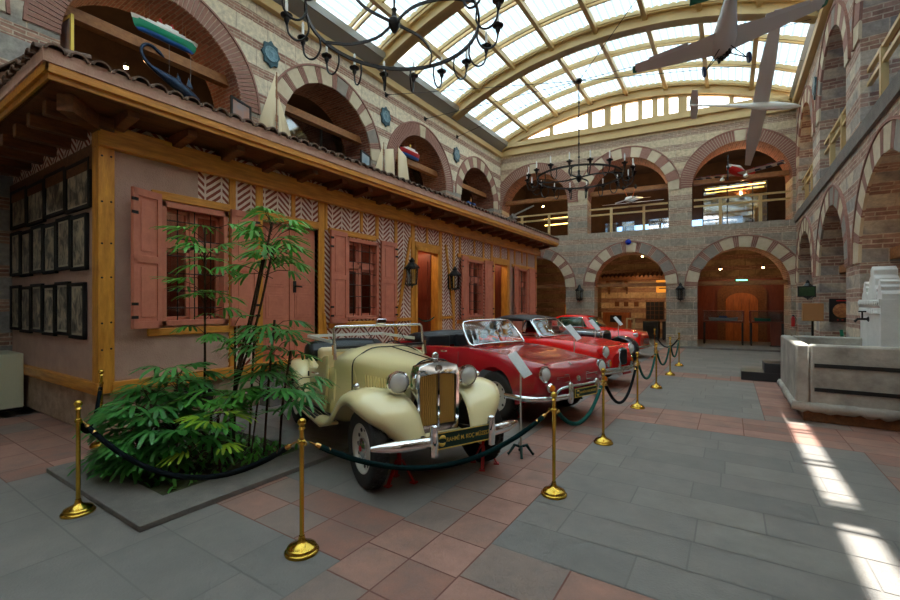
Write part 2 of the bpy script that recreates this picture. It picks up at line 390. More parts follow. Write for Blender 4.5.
k=MB();n=20
ca=[];
k.poly([(XL,yb(XL)-.32,0),(1.6,yb(1.6)-.32,0),(1.6,yb(1.6)-.32,.07),(XL,yb(XL)-.32,.07)])
k.poly([(XL,yb(XL)-.32,.07),(1.6,yb(1.6)-.32,.07),(1.6,yb(1.6)+4.9,.07),(XL,yb(XL)+5.9,.07)])
struct(k.build('trim_1',M_kerb))
# ---------------------------------------------------------------- arcaded walls
def arcwall(name,pt,dep,u0,u1,tiers,mats,t=1.1,extra=None):
    """pt(u)->(x,y); dep unit vector; tiers: (z0,z1,[(uc,half,zbase,zspring,style)])"""
    b=MB();D=Vector((dep[0],dep[1],0))
    def P(u,z,d=0): x,y=pt(u);return Vector((x,y,z))+D*d
    for z0,z1,ops in tiers:
        ops=sorted(ops);u=u0
        for d,ff in((0,0),(t,0)):
            u=u0
            def q(a,c,e,g,m=0):
                b.poly([P(a,e,d),P(c,e,d),P(c,g,d),P(a,g,d)],m,[(a,e),(c,e),(c,g),(a,g)])
            for uc,h,zb,zs,sty in ops:
                a,c=uc-h,uc+h
                if a>u:q(u,a,z0,z1)
                if zb>z0:q(a,c,z0,zb)
                n=24
                for i in range(n):
                    t0=PI-PI*i/n;t1=PI-PI*(i+1)/n
                    ua,za=uc+h*math.cos(t0),zs+h*math.sin(t0);ub,zb2=uc+h*math.cos(t1),zs+h*math.sin(t1)
                    b.poly([P(ua,za,d),P(ub,zb2,d),P(ub,z1,d),P(ua,z1,d)],0,[(ua,za),(ub,zb2),(ub,z1),(ua,z1)])
                u=c
            if u<u1:q(u,u1,z0,z1)
        for uc,h,zb,zs,sty in ops:
            for sgn in(-1,1):
                uu=uc+sgn*h;b.poly([P(uu,zb),P(uu,zb,t),P(uu,zs,t),P(uu,zs)],0,[(uu,zb),(uu+t,zb),(uu+t,zs),(uu,zs)])
            b.poly([P(uc-h,zb),P(uc+h,zb),P(uc+h,zb,t),P(uc-h,zb,t)],0)
            n=24
            for i in range(n):
                t0=PI*i/n;t1=PI*(i+1)/n;s0,s1=h*t0,h*t1
                b.poly([P(uc+h*math.cos(t0),zs+h*math.sin(t0)),P(uc+h*math.cos(t0),zs+h*math.sin(t0),t),P(uc+h*math.cos(t1),zs+h*math.sin(t1),t),P(uc+h*math.cos(t1),zs+h*math.sin(t1))],1,[(0,s0),(t,s0),(t,s1),(0,s1)])
    zt=max(q[1] for q in tiers)
    b.poly([P(u0,zt),P(u1,zt),P(u1,zt,t),P(u0,zt,t)],0)
    o=struct(b.build(name,mats,smooth=0))
    # arch rings, each a part of the wall
    for z0,z1,ops in tiers:
        for uc,h,zb,zs,sty in ops:
            r=MB();R=h+.42
            def wedge(t0,t1,ra,rb,out,m):
                A=[P(uc+rr*math.cos(tt),zs+rr*math.sin(tt),-out) for rr,tt in((ra,t0),(rb,t0),(rb,t1),(ra,t1))]
                Bq=[p+D*(out+.02) for p in A]
                i=[r.V(p) for p in A+Bq]
                for f in((0,1,2,3),(0,4,5,1),(1,5,6,2),(2,6,7,3),(3,7,4,0)): r.F([i[z] for z in f],m)
            nseg=30
            for i in range(nseg): wedge(PI*i/nseg,PI*(i+1)/nseg,h-.002,R,.012,3)
            for i in range(nseg*1): wedge(PI*i/nseg,PI*(i+1)/nseg,R+.0,R+.045,.05,2)
            a=.0;rnd=random.Random(int(uc*10))
            if sty=='s':
                ns=max(7,int(h*6.6));st=PI/(ns*1.0);
                for i in range(ns):
                    a=i*st;g=.006
                    wedge(a+g,a+st*.70-g,h-.004,R-.005,.03,0 if rnd.random()<.8 else 1)
                    for kx in range(3):
                        b0=a+st*(.70+kx*.10);wedge(b0+.003,b0+st*.10-.004,h-.004,R-.005,.03,2)
            elif sty=='w':
                ns=15;st=PI/ns
                for i in range(ns):
                    wedge(i*st+.006,(i+1)*st-.006,h-.004,R-.005,.03,(2 if i%2 else 0) if rnd.random()<.9 else 1)
            else:
                ns=64;st=PI/ns
                for i in range(ns):
                    if abs(i-ns/2)<2: 
                        if i==ns//2-1: wedge(i*st-st*.8,(i+2)*st+st*.8,h-.004,R-.005,.034,0)
                        continue
                    wedge(i*st+.006,(i+1)*st-.006,h-.004,R-.005,.03,2)
            r.build('arch_ring',[M_vst,M_vgr,M_vbr,M_mort],o,world=True,smooth=0)
    return o
UP=4.93
bk=arcwall('wall_back',lambda u:(u,yb(u)),(-.106,.994),XL-1.2,XR+1.1,[(0,UP,[(-7.75,1.45,.0,2.55,'s'),(-3.65,1.42,0,2.6,'s'),(.4,1.5,0,2.5,'s')]),
   (UP,9.05,[(-7.8,1.58,UP,6.4,'b'),(-3.75,1.62,UP,6.48,'w'),(.33,1.62,UP,6.5,'b')])],[M_back,M_brick])
lf=arcwall('wall_left',lambda u:(XL,u),(-1,0),Y0,19.4,[(0,UP,[(2.35,2.15,0,2.35,'s')]),
   (UP,9.05,[(-.15,1.6,UP,6.3,'s'),(4.12,1.6,UP,6.3,'b'),(8.42,1.6,UP,6.3,'s'),(12.7,1.58,UP,6.3,'b'),(16.9,1.5,UP,6.35,'w')])],[M_left,M_brick])
RC=[18.1,13.75,9.4,5.05,.7]
rt=arcwall('wall_right',lambda u:(XR,u),(1,0),Y0,20.5,[(0,UP,[(c,1.6,0,2.55,'s' if i!=9 else 'b') for i,c in enumerate(RC)]),
   (UP,9.05,[(c,1.58,UP+.1,6.75 if i else 6.7,'w') for i,c in enumerate(RC)])],[M_right,M_right])
b=MB();b.poly([(XL-4.2,Y0,0),(7,Y0,0),(7,Y0,9.1),(XL-4.2,Y0,9.1)]);struct(b.build('wall_front',M_right,smooth=0))
b=MB();b.box(XR-.06,XR+.02,Y0,20.3,4.78,5.06);struct(b.build('trim_2',M_kerb))
# ---------------------------------------------------------------- rooms behind the arcades
def shell(name,x0,x1,y0,y1,z0,z1,faces,m):
    b=MB()
    F={'n':[(x0,y1,z0),(x1,y1,z0),(x1,y1,z1),(x0,y1,z1)],'s':[(x0,y0,z0),(x1,y0,z0),(x1,y0,z1),(x0,y0,z1)],
       'w':[(x0,y0,z0),(x0,y1,z0),(x0,y1,z1),(x0,y0,z1)],'e':[(x1,y0,z0),(x1,y1,z0),(x1,y1,z1),(x1,y0,z1)],
       't':[(x0,y0,z1),(x1,y0,z1),(x1,y1,z1),(x0,y1,z1)],'b':[(x0,y0,z0),(x1,y0,z0),(x1,y1,z0),(x0,y1,z0)]}
    for f in faces:b.poly(F[f])
    return struct(b.build(name,m,smooth=0))
shell('wall_back_room',-10.6,3.1,19.6,25.0,0,4.5,'nwe',M_room)
b=MB()
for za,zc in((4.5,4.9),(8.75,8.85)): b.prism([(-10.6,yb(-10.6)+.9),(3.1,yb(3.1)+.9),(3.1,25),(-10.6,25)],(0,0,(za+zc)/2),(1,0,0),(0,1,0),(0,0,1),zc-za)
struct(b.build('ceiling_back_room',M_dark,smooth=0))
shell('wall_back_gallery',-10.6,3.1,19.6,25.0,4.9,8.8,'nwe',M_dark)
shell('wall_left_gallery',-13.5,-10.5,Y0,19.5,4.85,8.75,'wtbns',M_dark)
shell('wall_left_bay',-11.1,-9.4,Y0,19,0,4.85,'wt',M_left)
shell('wall_right_bay',3.1,7.0,Y0,20.6,0,4.6,'enst',M_right)
shell('wall_right_gallery',3.1,7.0,Y0,20.6,4.9,8.75,'ensbt',M_right)
# partition glass in upper galleries
def pane(name,pts,label=None,fr=M_blk,n=1):
    b=MB();b.poly(pts);o=b.build(name,M_mirrorglass,smooth=0);struct(o);return o
for i,(y0,y1) in enumerate(((6.85,10.0),(11.1,14.2))):
    b=MB();b.box(-10.75,-10.72,y0,y1,4.95,7.35);b.box(-10.78,-10.69,y0,y0+.06,4.93,7.4,1);b.box(-10.78,-10.69,y1-.9,y1-.84,4.93,7.4,1);b.box(-10.78,-10.69,y0,y1,7.33,7.4,1);b.box(-10.78,-10.69,y0+.7,y0+.75,4.93,7.4,1)
    struct(b.build('window_%d'%(i+20),[M_mirrorglass,M_iron]))
b=MB();b.box(-1.0,1.3,22.05,22.08,4.95,6.9);
for x in(-1.0,-.1,.8,1.3): b.box(x-.02,x+.02,22.03,22.1,4.93,6.9,1)
struct(b.build('window_23',[M_mirrorglass,M_iron]))
b=MB()
for x0,x1 in((-5.2,-4.75),(-4.7,-3.1),(-2.95,-2.45),(-1.9,-.6),(-.5,.5)): b.box(x0,x1,24.6,24.62,5.2,5.95)
struct(b.build('window_24',M_bluewin,smooth=0))
b=MB();b.box(5.4,6.9,6.0,6.03,5.6,7.6);b.box(6.9,6.93,7,10,5.6,7.6);struct(b.build('window_25',M_bluewin,smooth=0))
# tie beams in arches (fixed structure)
def ties():
    b=MB()
    for c in(.4+0,-3.65,-7.75): b.bar((c-1.5,yb(c-1.5)+.55,2.62),(c+1.5,yb(c+1.5)+.55,2.62),.2,.17)
    for c in(.33,-3.75,-7.8): b.bar((c-1.6,yb(c-1.6)+.5,6.78),(c+1.6,yb(c+1.6)+.5,6.78),.2,.18)
    for c in(4.12,8.42,12.7,16.9): b.bar((XL-.42,c-1.6,6.95),(XL-.42,c+1.6,6.95),.2,.2)
    for c in RC: b.bar((XR+.5,c-1.6,6.66),(XR+.5,c+1.6,6.66),.2,.2);b.bar((XR+.5,c-1.6,2.7),(XR+.5,c+1.6,2.7),.2,.2)
    o=struct(b.build('trim_3',M_woodB))
ties()
# ---------------------------------------------------------------- cornice, gutter
b=MB()
b.box(XL-.02,XL+.16,Y0,19.1,8.92,9.14);b.box(XR-.16,XR+.02,Y0,20.3,8.95,9.17)
b.box(XL-.1,XL+.1,Y0,19.1,9.45,9.6);b.box(XR-.1,XR+.1,Y0,20.3,9.45,9.6)
def bx2(z0,z1,o0,o1,m=0):
    A=[(x,yb(x)-o,z) for z in(z0,z1) for o in(o0,o1) for x in(XL,XR)]
    i=[b.V(p) for p in A]
    for f in((0,1,3,2),(4,6,7,5),(0,4,5,1),(2,3,7,6),(0,2,6,4),(1,5,7,3)): b.F([i[k] for k in f],m)
bx2(8.95,9.15,-.1,.14);bx2(9.15,9.32,-.1,.06);bx2(9.32,9.52,-.1,.18)
struct(b.build('trim_4',M_cream,smooth=0,bev=.01))
b=MB()
b.poly([(XL+.02,Y0,9.14),(XL+.02,19.1,9.14),(XL+.42,19.1,9.42),(XL+.42,Y0,9.42)]);b.box(XL+.40,XL+.44,Y0,19.1,9.40,9.62)
b.poly([(XR-.02,Y0,9.16),(XR-.02,20.3,9.16),(XR-.22,20.3,9.44),(XR-.22,Y0,9.44)])
struct(b.build('trim_5',M_gutter,smooth=0))
# ---------------------------------------------------------------- vaulted roof
XM=(XL+XR)/2;HW=(XR-XL)/2;SAG=1.32;RR=(HW*HW+SAG*SAG)/(2*SAG);ZC=9.55+SAG-RR;A0=math.asin(HW/RR)
def arc(f,dz=0):
    a=-A0+2*A0*f;return XM+(RR+dz)*math.sin(a),ZC+(RR+dz)*math.cos(a)
BY=[-4.0,1.6,5.95,10.3,14.65,None]
def ybm(k,x): return yb(x)-.05 if BY[k] is None else BY[k]
roof=MB();x,z=arc(.5);roof.bar((XM,Y0,z+.35),(XM,20.0,z+.35),.2,.12)
roof=struct(roof.build('ceiling',M_cream,top=False))
for k in range(6):
    b=MB();wd=.19 if k<5 else .14
    for (dz0,dz1,ww) in((-.40,-.0,wd*.55),(-.40,-.33,wd),(-.06,.02,wd)):
        rows=[]
        for i in range(33):
            f=i/32;x0,z0=arc(f,dz0);x1,z1=arc(f,dz1)
            rows.append([(x0,ybm(k,x0)-ww,z0),(x0,ybm(k,x0)+ww,z0),(x1,ybm(k,x1)+ww,z1),(x1,ybm(k,x1)-ww,z1)])
        b.grid(rows,0,cu=True)
    b.build('arched_beam',M_cream,roof,world=True,smooth=30)
NP=8
for j in range(1,NP):
    x,z=arc(j/NP,.0);b=MB();b.bar((x,Y0,z-.09),(x,yb(x),z-.09),.13,.2);b.build('purlin',M_cream,roof,world=True)
for k in range(5):
    b=MB()
    for s_ in range(1,3):
        for side in(-.085,.085):
            pts=[]
            for i in range(17):
                x,z=arc(i/16,-.02);y=ybm(k,x)+(ybm(k+1,x)-ybm(k,x))*s_/3+side;pts.append((x,y,z))
            for i in range(16): b.bar(pts[i],pts[i+1],.055,.13)
    for side in (.3,):
        for e in(0,1):
            pts=[]
            for i in range(17):
                x,z=arc(i/16,.0);y=ybm(k+e,x)+(side if e==0 else -side);pts.append((x,y,z))
            for i in range(16): b.bar(pts[i],pts[i+1],.055,.13)
    b.build('cross_bar',M_cream,roof,world=True)
b=MB()
NF=NP*4
for k in range(5):
    for i in range(NF):
        f0,f1=i/NF,(i+1)/NF
        if f1>.98 and k<3: f1=.96;f0=.9599
        elif f1>.96 and k<3: f1=.96
        x0,z0=arc(f0,.10);x1,z1=arc(f1,.10)
        b.poly([(x0,ybm(k,x0),z0),(x1,ybm(k,x1),z1),(x1,ybm(k+1,x1),z1),(x0,ybm(k+1,x0),z0)])
b.build('roof_glazing',M_skyg,roof,world=True)
b=MB()
for k in range(3):
    x0,z0=arc(.96,.1);x1,z1=arc(1,.1);b.poly([(x0,ybm(k,x0),z0),(x1,ybm(k,x1),z1),(x1,ybm(k+1,x1),z1),(x0,ybm(k+1,x0),z0)])
b.build('edge_glazing',M_clear,roof,world=True)
rnd=random.Random(5)
for k in range(5):
    for j in range(NP):
        b=MB()
        for s_ in range(3):
            nf=6;rows=[];g0=.02;gap=rnd.choice((.25,.38,.45)) if s_==0 else .08
            if k==0 and s_==0:gap=.1
            for e in(0,1):
                row=[]
                for i in range(nf*4+1):
                    f=(j+.04+.92*i/(nf*4))/NP
                    x,z=arc(f,.045+.035*math.sin(i*PI/2))
                    if f>.96 and k<3: x,z=arc(.96,.045)
                    ya=ybm(k,x);yc=ybm(k+1,x);t0=(s_+ (g0 if s_ else .10) +gap)/3;t1=(s_+1-(g0 if s_<2 else .08))/3
                    row.append((x,ya+(yc-ya)*(t0 if e==0 else t1),z))
                rows.append(row)
            for q in range(nf*4): b.poly([rows[0][q],rows[0][q+1],rows[1][q+1],rows[1][q]],1 if q%4==3 else 0)
        b.build('pleated_blind',[M_blind,M_blind_shade],roof,world=True,smooth=30)
# front gable closing the vault, out of view, glazed to add fill daylight
b=MB();N_=24
for i in range(N_):
    xa,za=arc(i/N_,-.02);xb,zb3=arc((i+1)/N_,-.02)
    b.poly([(xa,Y0,9.5),(xb,Y0,9.5),(xb,Y0,zb3),(xa,Y0,za)],0)
for i in range(1,12):
    xa,za=arc(i/12,-.02);b.box(xa-.07,xa+.07,Y0-.05,Y0+.05,9.5,za,1)
b.box(XL,XR,Y0-.06,Y0+.06,9.0,9.6,1)
struct(b.build('window_3',[M_clear,M_cream],smooth=0))
# back tympanum windows
b=MB()
XS=[-8.75,-6.95,-5.25,-4.55,-4.45,-3.85,-3.2,-2.65,-2.2,-1.7,-1.55,.05,1.35]
zb_=9.58
def topz(x):
    f=(math.asin((x-XM)/RR)+A0)/(2*A0);return arc(f,-.40)[1]-.06
def fr(xa,xb,za0,za1,zb0,zb1):
    A=[(xa,yb(xa)-.06,za0),(xb,yb(xb)-.06,zb0),(xb,yb(xb)-.06,zb1),(xa,yb(xa)-.06,za1)];Bq=[(p[0],p[1]+.14,p[2]) for p in A];i=[b.V(p) for p in A+Bq]
    for f in((0,1,2,3),(7,6,5,4),(0,4,5,1),(1,5,6,2),(2,6,7,3),(3,7,4,0)): b.F([i[k] for k in f],0)
for i in range(40):
    xa=-9.0+10.6*i/40;xb=-9.0+10.6*(i+1)/40;fr(xa,xb,topz(xa),topz(xa)+.2,topz(xb),topz(xb)+.2)
for x in XS+[-9.0,1.6]: fr(x-.085,x+.085,zb_,topz(x),zb_,topz(x))
fr(-9.2,1.75,9.5,9.62,9.5,9.62)
for xa,xb in((-9.45,-8.75),(1.35,2.05)): fr(xa,xb,9.5,max(9.55,arc(.02)[1]-.15) if xa<-9 else topz(xa),9.5,topz(xb) if xa<-9 else 9.6)
for xa,xb in((-5.25,-4.6),(-2.65,-2.2)):
    fr(xa+.08,xa+.12,9.66,topz(xa)-.05,9.66,topz(xa)-.05);fr(xb-.12,xb-.08,9.66,topz(xb)-.05,9.66,topz(xb)-.05)
struct(b.build('window_1',M_cream,smooth=0))
b=MB();
for i in range(20):
    xa=-8.8+10.2*i/20;xb=-8.8+10.2*(i+1)/20;b.poly([(xa,yb(xa),9.6),(xb,yb(xb),9.6),(xb,yb(xb),topz(xb)),(xa,yb(xa),topz(xa))])
struct(b.build('window_2',M_clear,smooth=0))
# ---------------------------------------------------------------- timber framed pavilion
KX=-6.95; KY=2.27; KY1=17.45
kio=thing('timber_pavilion','low half-timbered pavilion with pink shutters, tiled eaves and herringbone brick walls','building',(-8.6,9.5,0))
def kb(b,name,m,par=None,**kw):
    kw.setdefault('smooth',0);return b.build(name,m,par or kio,world=True,**kw)
b=MB();b.box(-11.05,KX+.0,KY,KY1,0,.60);kb(b,'plinth',M_mud,bev=.03)
OPN=[(2.97,3.96,1.46,3.28),(4.6,5.83,.0,3.27),(6.58,7.6,1.44,3.22),(8.98,10.12,0,3.28),(11.68,12.72,1.34,3.2),(13.42,14.62,0,3.28),(15.5,16.5,1.33,3.18)]
b=MB()
us=sorted(set([KY,3.98,KY1]+[q for o in OPN for q in o[:2]]));zs=sorted(set([.6,3.95]+[q for o in OPN for q in o[2:] if q>.6]))
for i in range(len(us)-1):
    for j in range(len(zs)-1):
        uc=(us[i]+us[i+1])/2;zc=(zs[j]+zs[j+1])/2
        if any(o[0]<uc<o[1] and o[2]<zc<o[3] for o in OPN):continue
        b.box(KX-.22,KX,us[i],us[i+1],zs[j],zs[j+1],0 if uc<3.6 or (uc<3.98 and zc<3.3) else 1)
kb(b,'front_wall',[M_plaster,M_herr])
b=MB();b.poly([(KX+.004,3.5,3.40),(KX+.004,3.98,3.40),(KX+.004,3.98,3.95),(KX+.004,3.5,3.95)])
kb(b,'brick_infill',M_herr)
b=MB();b.box(-11.05,KX-.1,KY,KY+.2,.6,3.92);kb(b,'side_wall',M_plaster)
b=MB();b.box(-11.05,KX-.22,KY1-.2,KY1,.6,4.2);kb(b,'end_wall',M_herr)
# interior
b=MB();b.poly([(-8.9,KY+.3,.62),(-8.9,KY1-.3,.62),(-8.9,KY1-.3,4.1),(-8.9,KY+.3,4.1)]);b.poly([(-8.9,KY+.2,.62),(KX-.1,KY+.2,.62),(KX-.1,KY1-.2,.62),(-8.9,KY1-.2,.62)]);b.poly([(-8.9,KY+.2,3.9),(KX-.1,KY+.2,3.9),(KX-.1,KY1-.2,3.9),(-8.9,KY1-.2,3.9)])
for y in(6.3,8.3,10.9,13.1,15.1): b.poly([(-8.9,y,.6),(KX-.22,y,.6),(KX-.22,y,3.95),(-8.9,y,3.95)])
kb(b,'interior_lining',M_mahog)
def lamp(name,p,e,col=(1,.62,.3),r=.05,spot=None):
    l=bpy.data.lights.new(name,'POINT');l.energy=e;l.color=col;l.shadow_soft_size=r;o=bpy.data.objects.new(name,l);C.objects.link(o);o.location=p;return o
for y in(4.2,7.2,9.3,9.9,12.1,13.8,16): lamp('pavilion_lamp',(-7.9,y,3.6),30 if 9<y<15 and y not in(12.1,) else 9,(1,.72,.42))
b=MB();b.box(-8.89,-8.86,8.95,9.75,1.2,2.9);b.box(-8.86,-8.85,9.1,9.6,2.2,2.6,1);kb(b,'display_panel',[M_paper,M_blk])
# timbers
def post(y0,y1,z0,z1,d=.03): b=MB();b.box(KX-.1,KX+d,y0,y1,z0,z1);return kb(b,'post',M_woodO,bev=.008)
b=MB();b.box(KX-.16,KX+.05,KY-.05,KY+.13,.6,3.95);pass
for z in (.95,1.3,1.9,2.35,2.9,3.5,3.75):
    for yy in(KY-.01,KY+.09): b.cyl((KX+.04,yy,z+yy*.1),(KX+.056,yy,z+yy*.1),.014,.014,8,1)
kb(b,'corner_post',[M_woodO,M_iron],bev=.01)
b=MB();b.box(-11.0,KX-.16,KY-.04,KY+.02,3.6,3.92);kb(b,'side_top_beam',M_woodD)
for y0,y1,z0,z1 in((3.99,4.10,.75,3.9),(4.47,4.6,.6,3.9),(5.83,5.98,.6,3.9),(6.0,6.06,3.3,3.9),(7.5,7.6,3.3,3.9),(8.18,8.28,.75,3.9),(8.84,8.98,.6,3.9),(10.12,10.26,.6,3.9),(10.85,10.95,.75,3.9),(11.2,11.3,3.2,3.9),(12.7,12.8,3.2,3.9),(13.28,13.42,.6,3.9),(14.62,14.78,.6,3.9),(15.2,15.3,3.2,3.9),(16.4,16.5,3.2,3.9),(KY1-.14,KY1+.02,.6,3.9),(5.2,5.28,3.4,3.9),(7.0,7.08,3.4,3.9),(9.5,9.58,3.4,3.9),(12.1,12.18,3.4,3.9),(14.0,14.08,3.4,3.9),(15.9,15.98,3.4,3.9)): post(y0,y1,z0,z1)
for a,c in(((8.3,1.45),(8.8,3.5)),((10.9,1.4),(10.45,3.5)),((6.05,.8),(5.95,1.6))):
    b=MB();b.bar((KX+.0,a[0],a[1]),(KX+.0,c[0],c[1]),.07,.09,up=(1,0,0));kb(b,'brace',M_woodO)
def beam(y0,y1,z0,z1,d=.04,m=None,name='beam',n=None): b=MB();b.box(KX-.1,KX+d,y0,y1,z0,z1);return kb(b,n or 'beam',m or M_woodOy,bev=.01)
beam(KY-.075,KY1+.25,3.84,4.14,.12,n='top_beam');beam(KY+.1,KY1,.58,.74,.07,n='sill_beam')
b=MB();b.box(-11.0,KX+.07,KY-.07,KY+.0,.58,.74);kb(b,'side_sill_beam',M_woodOx,bev=.01)
for y0,y1,z0,z1 in((2.85,4.0,3.3,3.42),(2.8,4.0,1.32,1.43),(4.6,5.83,3.28,3.42),(6.1,7.5,3.24,3.36),(6.1,8.1,1.28,1.4),(8.98,10.12,3.29,3.43),(11.1,13.2,3.2,3.32),(11.1,13.2,1.18,1.3),(13.42,14.62,3.29,3.42),(15.0,17.2,3.18,3.3),(8.28,8.84,1.35,1.43),(10.26,10.85,1.35,1.43)): beam(y0,y1,z0,z1)
b=MB();b.box(KX-.05,KX+.03,3.15,3.72,.22,.5);kb(b,'air_vent',M_blk)
# windows
def kwin(y0,y1,z0,z1):
    f=MB();X=KX-.06
    for q in((y0,y0+.07,z0,z1),(y1-.07,y1,z0,z1),(y0,y1,z1-.08,z1),(y0,y1,z0,z0+.08)): f.box(X-.12,X+.1,*q)
    zm=z0+(z1-z0)*.66;ym=(y0+y1)/2
    f.box(X-.08,X-.02,y0,y1,zm-.05,zm+.05);f.box(X-.08,X-.02,ym-.045,ym+.045,z0,z1)
    for ya,yc in((y0+.07,ym-.04),(ym+.04,y1-.07)):
        for za,zc in((z0+.08,zm-.05),(zm+.05,z1-.08)):
            for q in((ya,ya+.05,za,zc),(yc-.05,yc,za,zc),(ya,yc,za,za+.05),(ya,yc,zc-.05,zc)): f.box(X-.1,X-.05,*q)
    w_=kb(f,'window',M_pink,bev=.006)
    p=MB();p.poly([(X-.08,y0+.05,z0+.05),(X-.08,y1-.05,z0+.05),(X-.08,y1-.05,z1-.05),(X-.08,y0+.05,z1-.05)]);kb(p,'pane',M_glass,w_)
    g=MB()
    for i in range(1,4): yy=y0+(y1-y0)*i/4;g.cyl((X+.03,yy,z0),(X+.03,yy,z1),.009,.009,6)
    for i in range(1,7): zz=z0+(z1-z0)*i/7;g.cyl((X+.035,y0+.05,zz),(X+.035,y1-.05,zz),.009,.009,6)
    kb(g,'grille',M_iron,w_)
for o in(OPN[0],OPN[2],OPN[4],OPN[6]): kwin(*o)
def shutter(yh,wd,z0,z1,sgn,ang):
    """hinged at yh on the facade, swings out by ang from the wall plane, sgn: side away from the window"""
    ca,sa=math.cos(ang),math.sin(ang);e=Vector((sa,sgn*ca,0));nrm=Vector((ca,-sgn*sa,0))
    b=MB();o=Vector((KX+.045,yh,0))
    def pb(u0,u1,za,zc,t0,t1,m=0,bb=None):
        A=[o+e*u+nrm*t+Vector((0,0,z)) for z in(za,zc) for u,t in((u0,t0),(u1,t0),(u1,t1),(u0,t1))];bb=bb or b;i=[bb.V(p) for p in A]
        for f in((3,2,1,0),(4,5,6,7),(0,1,5,4),(1,2,6,5),(2,3,7,6),(3,0,4,7)): bb.F([i[k] for k in f] if sgn>0 else [i[k] for k in f][::-1],m)
    pb(0,wd,z0,z1,0,.03)
    zm=z0+(z1-z0)*.5
    for q in((0,.07,z0,z1),(wd-.07,wd,z0,z1),(0,wd,z0,z0+.1),(0,wd,z1-.1,z1),(0,wd,zm-.05,zm+.05)): pb(*q,.03,.05)
    for za,zc in((z0+.16,zm-.11),(zm+.11,z1-.16)): pb(.12,wd-.12,za,zc,.03,.042)
    s_=kb(b,'shutter',M_pink,bev=.004)
    for z in(z0+.16,z0+.34,z1-.16,z1-.34):
        h=MB();pb(wd-.06 if sgn<0 else wd-.05,wd+.03,z-.02,z+.02,.05,.066,0,h);kb(h,'shutter_hook',M_iron,s_)
for a in((2.94,.44,1.44,3.36,-1,.35),(3.99,.46,1.42,3.34,1,.06),(6.55,.5,1.38,3.3,-1,.1),(7.63,.5,1.36,3.27,1,.08),(11.66,.52,1.3,3.26,-1,.15),(12.74,.5,1.28,3.24,1,.1),(15.48,.5,1.28,3.22,-1,.15),(16.52,.6,1.28,3.22,1,.1)): shutter(*a)
# closed door and open door frames
def dleaf(y0,y1,z0,z1,X,name='door',hand=None):
    b=MB();b.box(X-.04,X,y0,y1,z0,z1);n=3;H_=(z1-z0)
    for za,zc in((z0+.12,z0+H_*.3),(z0+H_*.34,z0+H_*.52),(z0+H_*.56,z1-.12)):
        b.box(X,X+.012,y0+.1,y1-.1,za,zc);b.box(X+.012,X+.02,y0+.14,y1-.14,za+.05,zc-.05)
    d=kb(b,name,M_pink,bev=.004)
    if hand:
        h=MB();h.box(X+.02,X+.035,hand-.03,hand+.03,2.0,2.22);h.tube([(X+.03,hand,2.12),(X+.09,hand,2.12),(X+.09,hand+.12,2.11)],.012);kb(h,'door_handle',M_iron,d)
dleaf(4.62,5.21,.62,3.25,KX-.08);dleaf(5.23,5.82,.62,3.25,KX-.08,hand=5.32)
for y0,y1 in((8.98,10.12),(13.42,14.62)):
    b=MB();b.box(KX-.2,KX+.05,y0,y0+.1,.6,3.28);b.box(KX-.2,KX+.05,y1-.1,y1,.6,3.28);b.box(KX-.2,KX+.05,y0,y1,3.2,3.3);kb(b,'door_frame',M_woodO)
    b=MB();b.box(KX-1.05,KX-.2,y1-.12,y1-.07,.62,3.2);b.box(KX-.95,KX-.3,y1-.135,y1-.12,.8,1.7);b.box(KX-.95,KX-.3,y1-.135,y1-.12,1.9,3.0);d=kb(b,'door',M_mahog)
    b=MB();b.box(KX-.97,KX-.93,y1-.2,y1-.12,1.8,2.05);kb(b,'door_handle',M_iron,d)
for y0,y1 in((4.6,5.83),(8.98,10.12),(13.42,14.62)):
    b=MB();b.box(KX-.2,KX+.3,y0-.05,y1+.05,0,.3);b.box(KX-.2,KX+.02,y0,y1,.3,.62);kb(b,'door_step',M_kerb)
# eaves
EX=-6.27;EY=1.585;EY1=18.15;EZ=4.25
def zr(x): return EZ+.16+(EX-x)*.17
b=MB();b.box(-11.05,EX,EY,EY1,4.245,4.275);kb(b,'soffit_boards',M_woodD)
b=MB()
b.box(EX-.03,EX+.02,EY-.02,EY1+.02,4.25,4.40);b.box(-10.9,EX+.015,EY-.025,EY+.03,4.245,4.395);b.box(-10.9,EX+.02,EY1-.03,EY1+.02,4.25,4.40)
b.box(EX+.02,EX+.06,EY-.06,EY1+.06,4.31,4.41);b.box(-10.9,EX+.06,EY-.06,EY-.02,4.31,4.41)
kb(b,'fascia_board',M_woodOy,bev=.006)
b=MB();b.box(-11.05,-10.9,EY,EY1,4.21,4.36)
y=KY+.15
i=0
while y<EY1-.1:
    r=MB();r.bar((KX-.1,y,4.13),(EX-.12,y,4.24),.13,.17);kb(r,'rafter',M_woodD,bev=.01);y+=.72
x=-10.6
while x<EX-.4:
    if x<-6.6 or x>-6.4:
        r=MB();r.bar((x,KY+.1,4.13),(x,EY+.1,4.13),.14,.17);kb(r,'rafter',M_woodD,bev=.01)
    x+=.62
r=MB();r.bar((KX-.1,KY+.05,4.12),(EX-.2,EY+.18,4.12),.16,.2);kb(r,'rafter',M_woodD)
b=MB();b.box(KX-.2,KX-.03,KY+.02,KY1,4.0,4.24);b.box(-11.0,KX,KY-.0,KY+.18,3.92,4.24);kb(b,'wall_plate',M_herr)
b=MB()
def rz_(x,y): return 4.58+.17*min(EX-x,1e9)
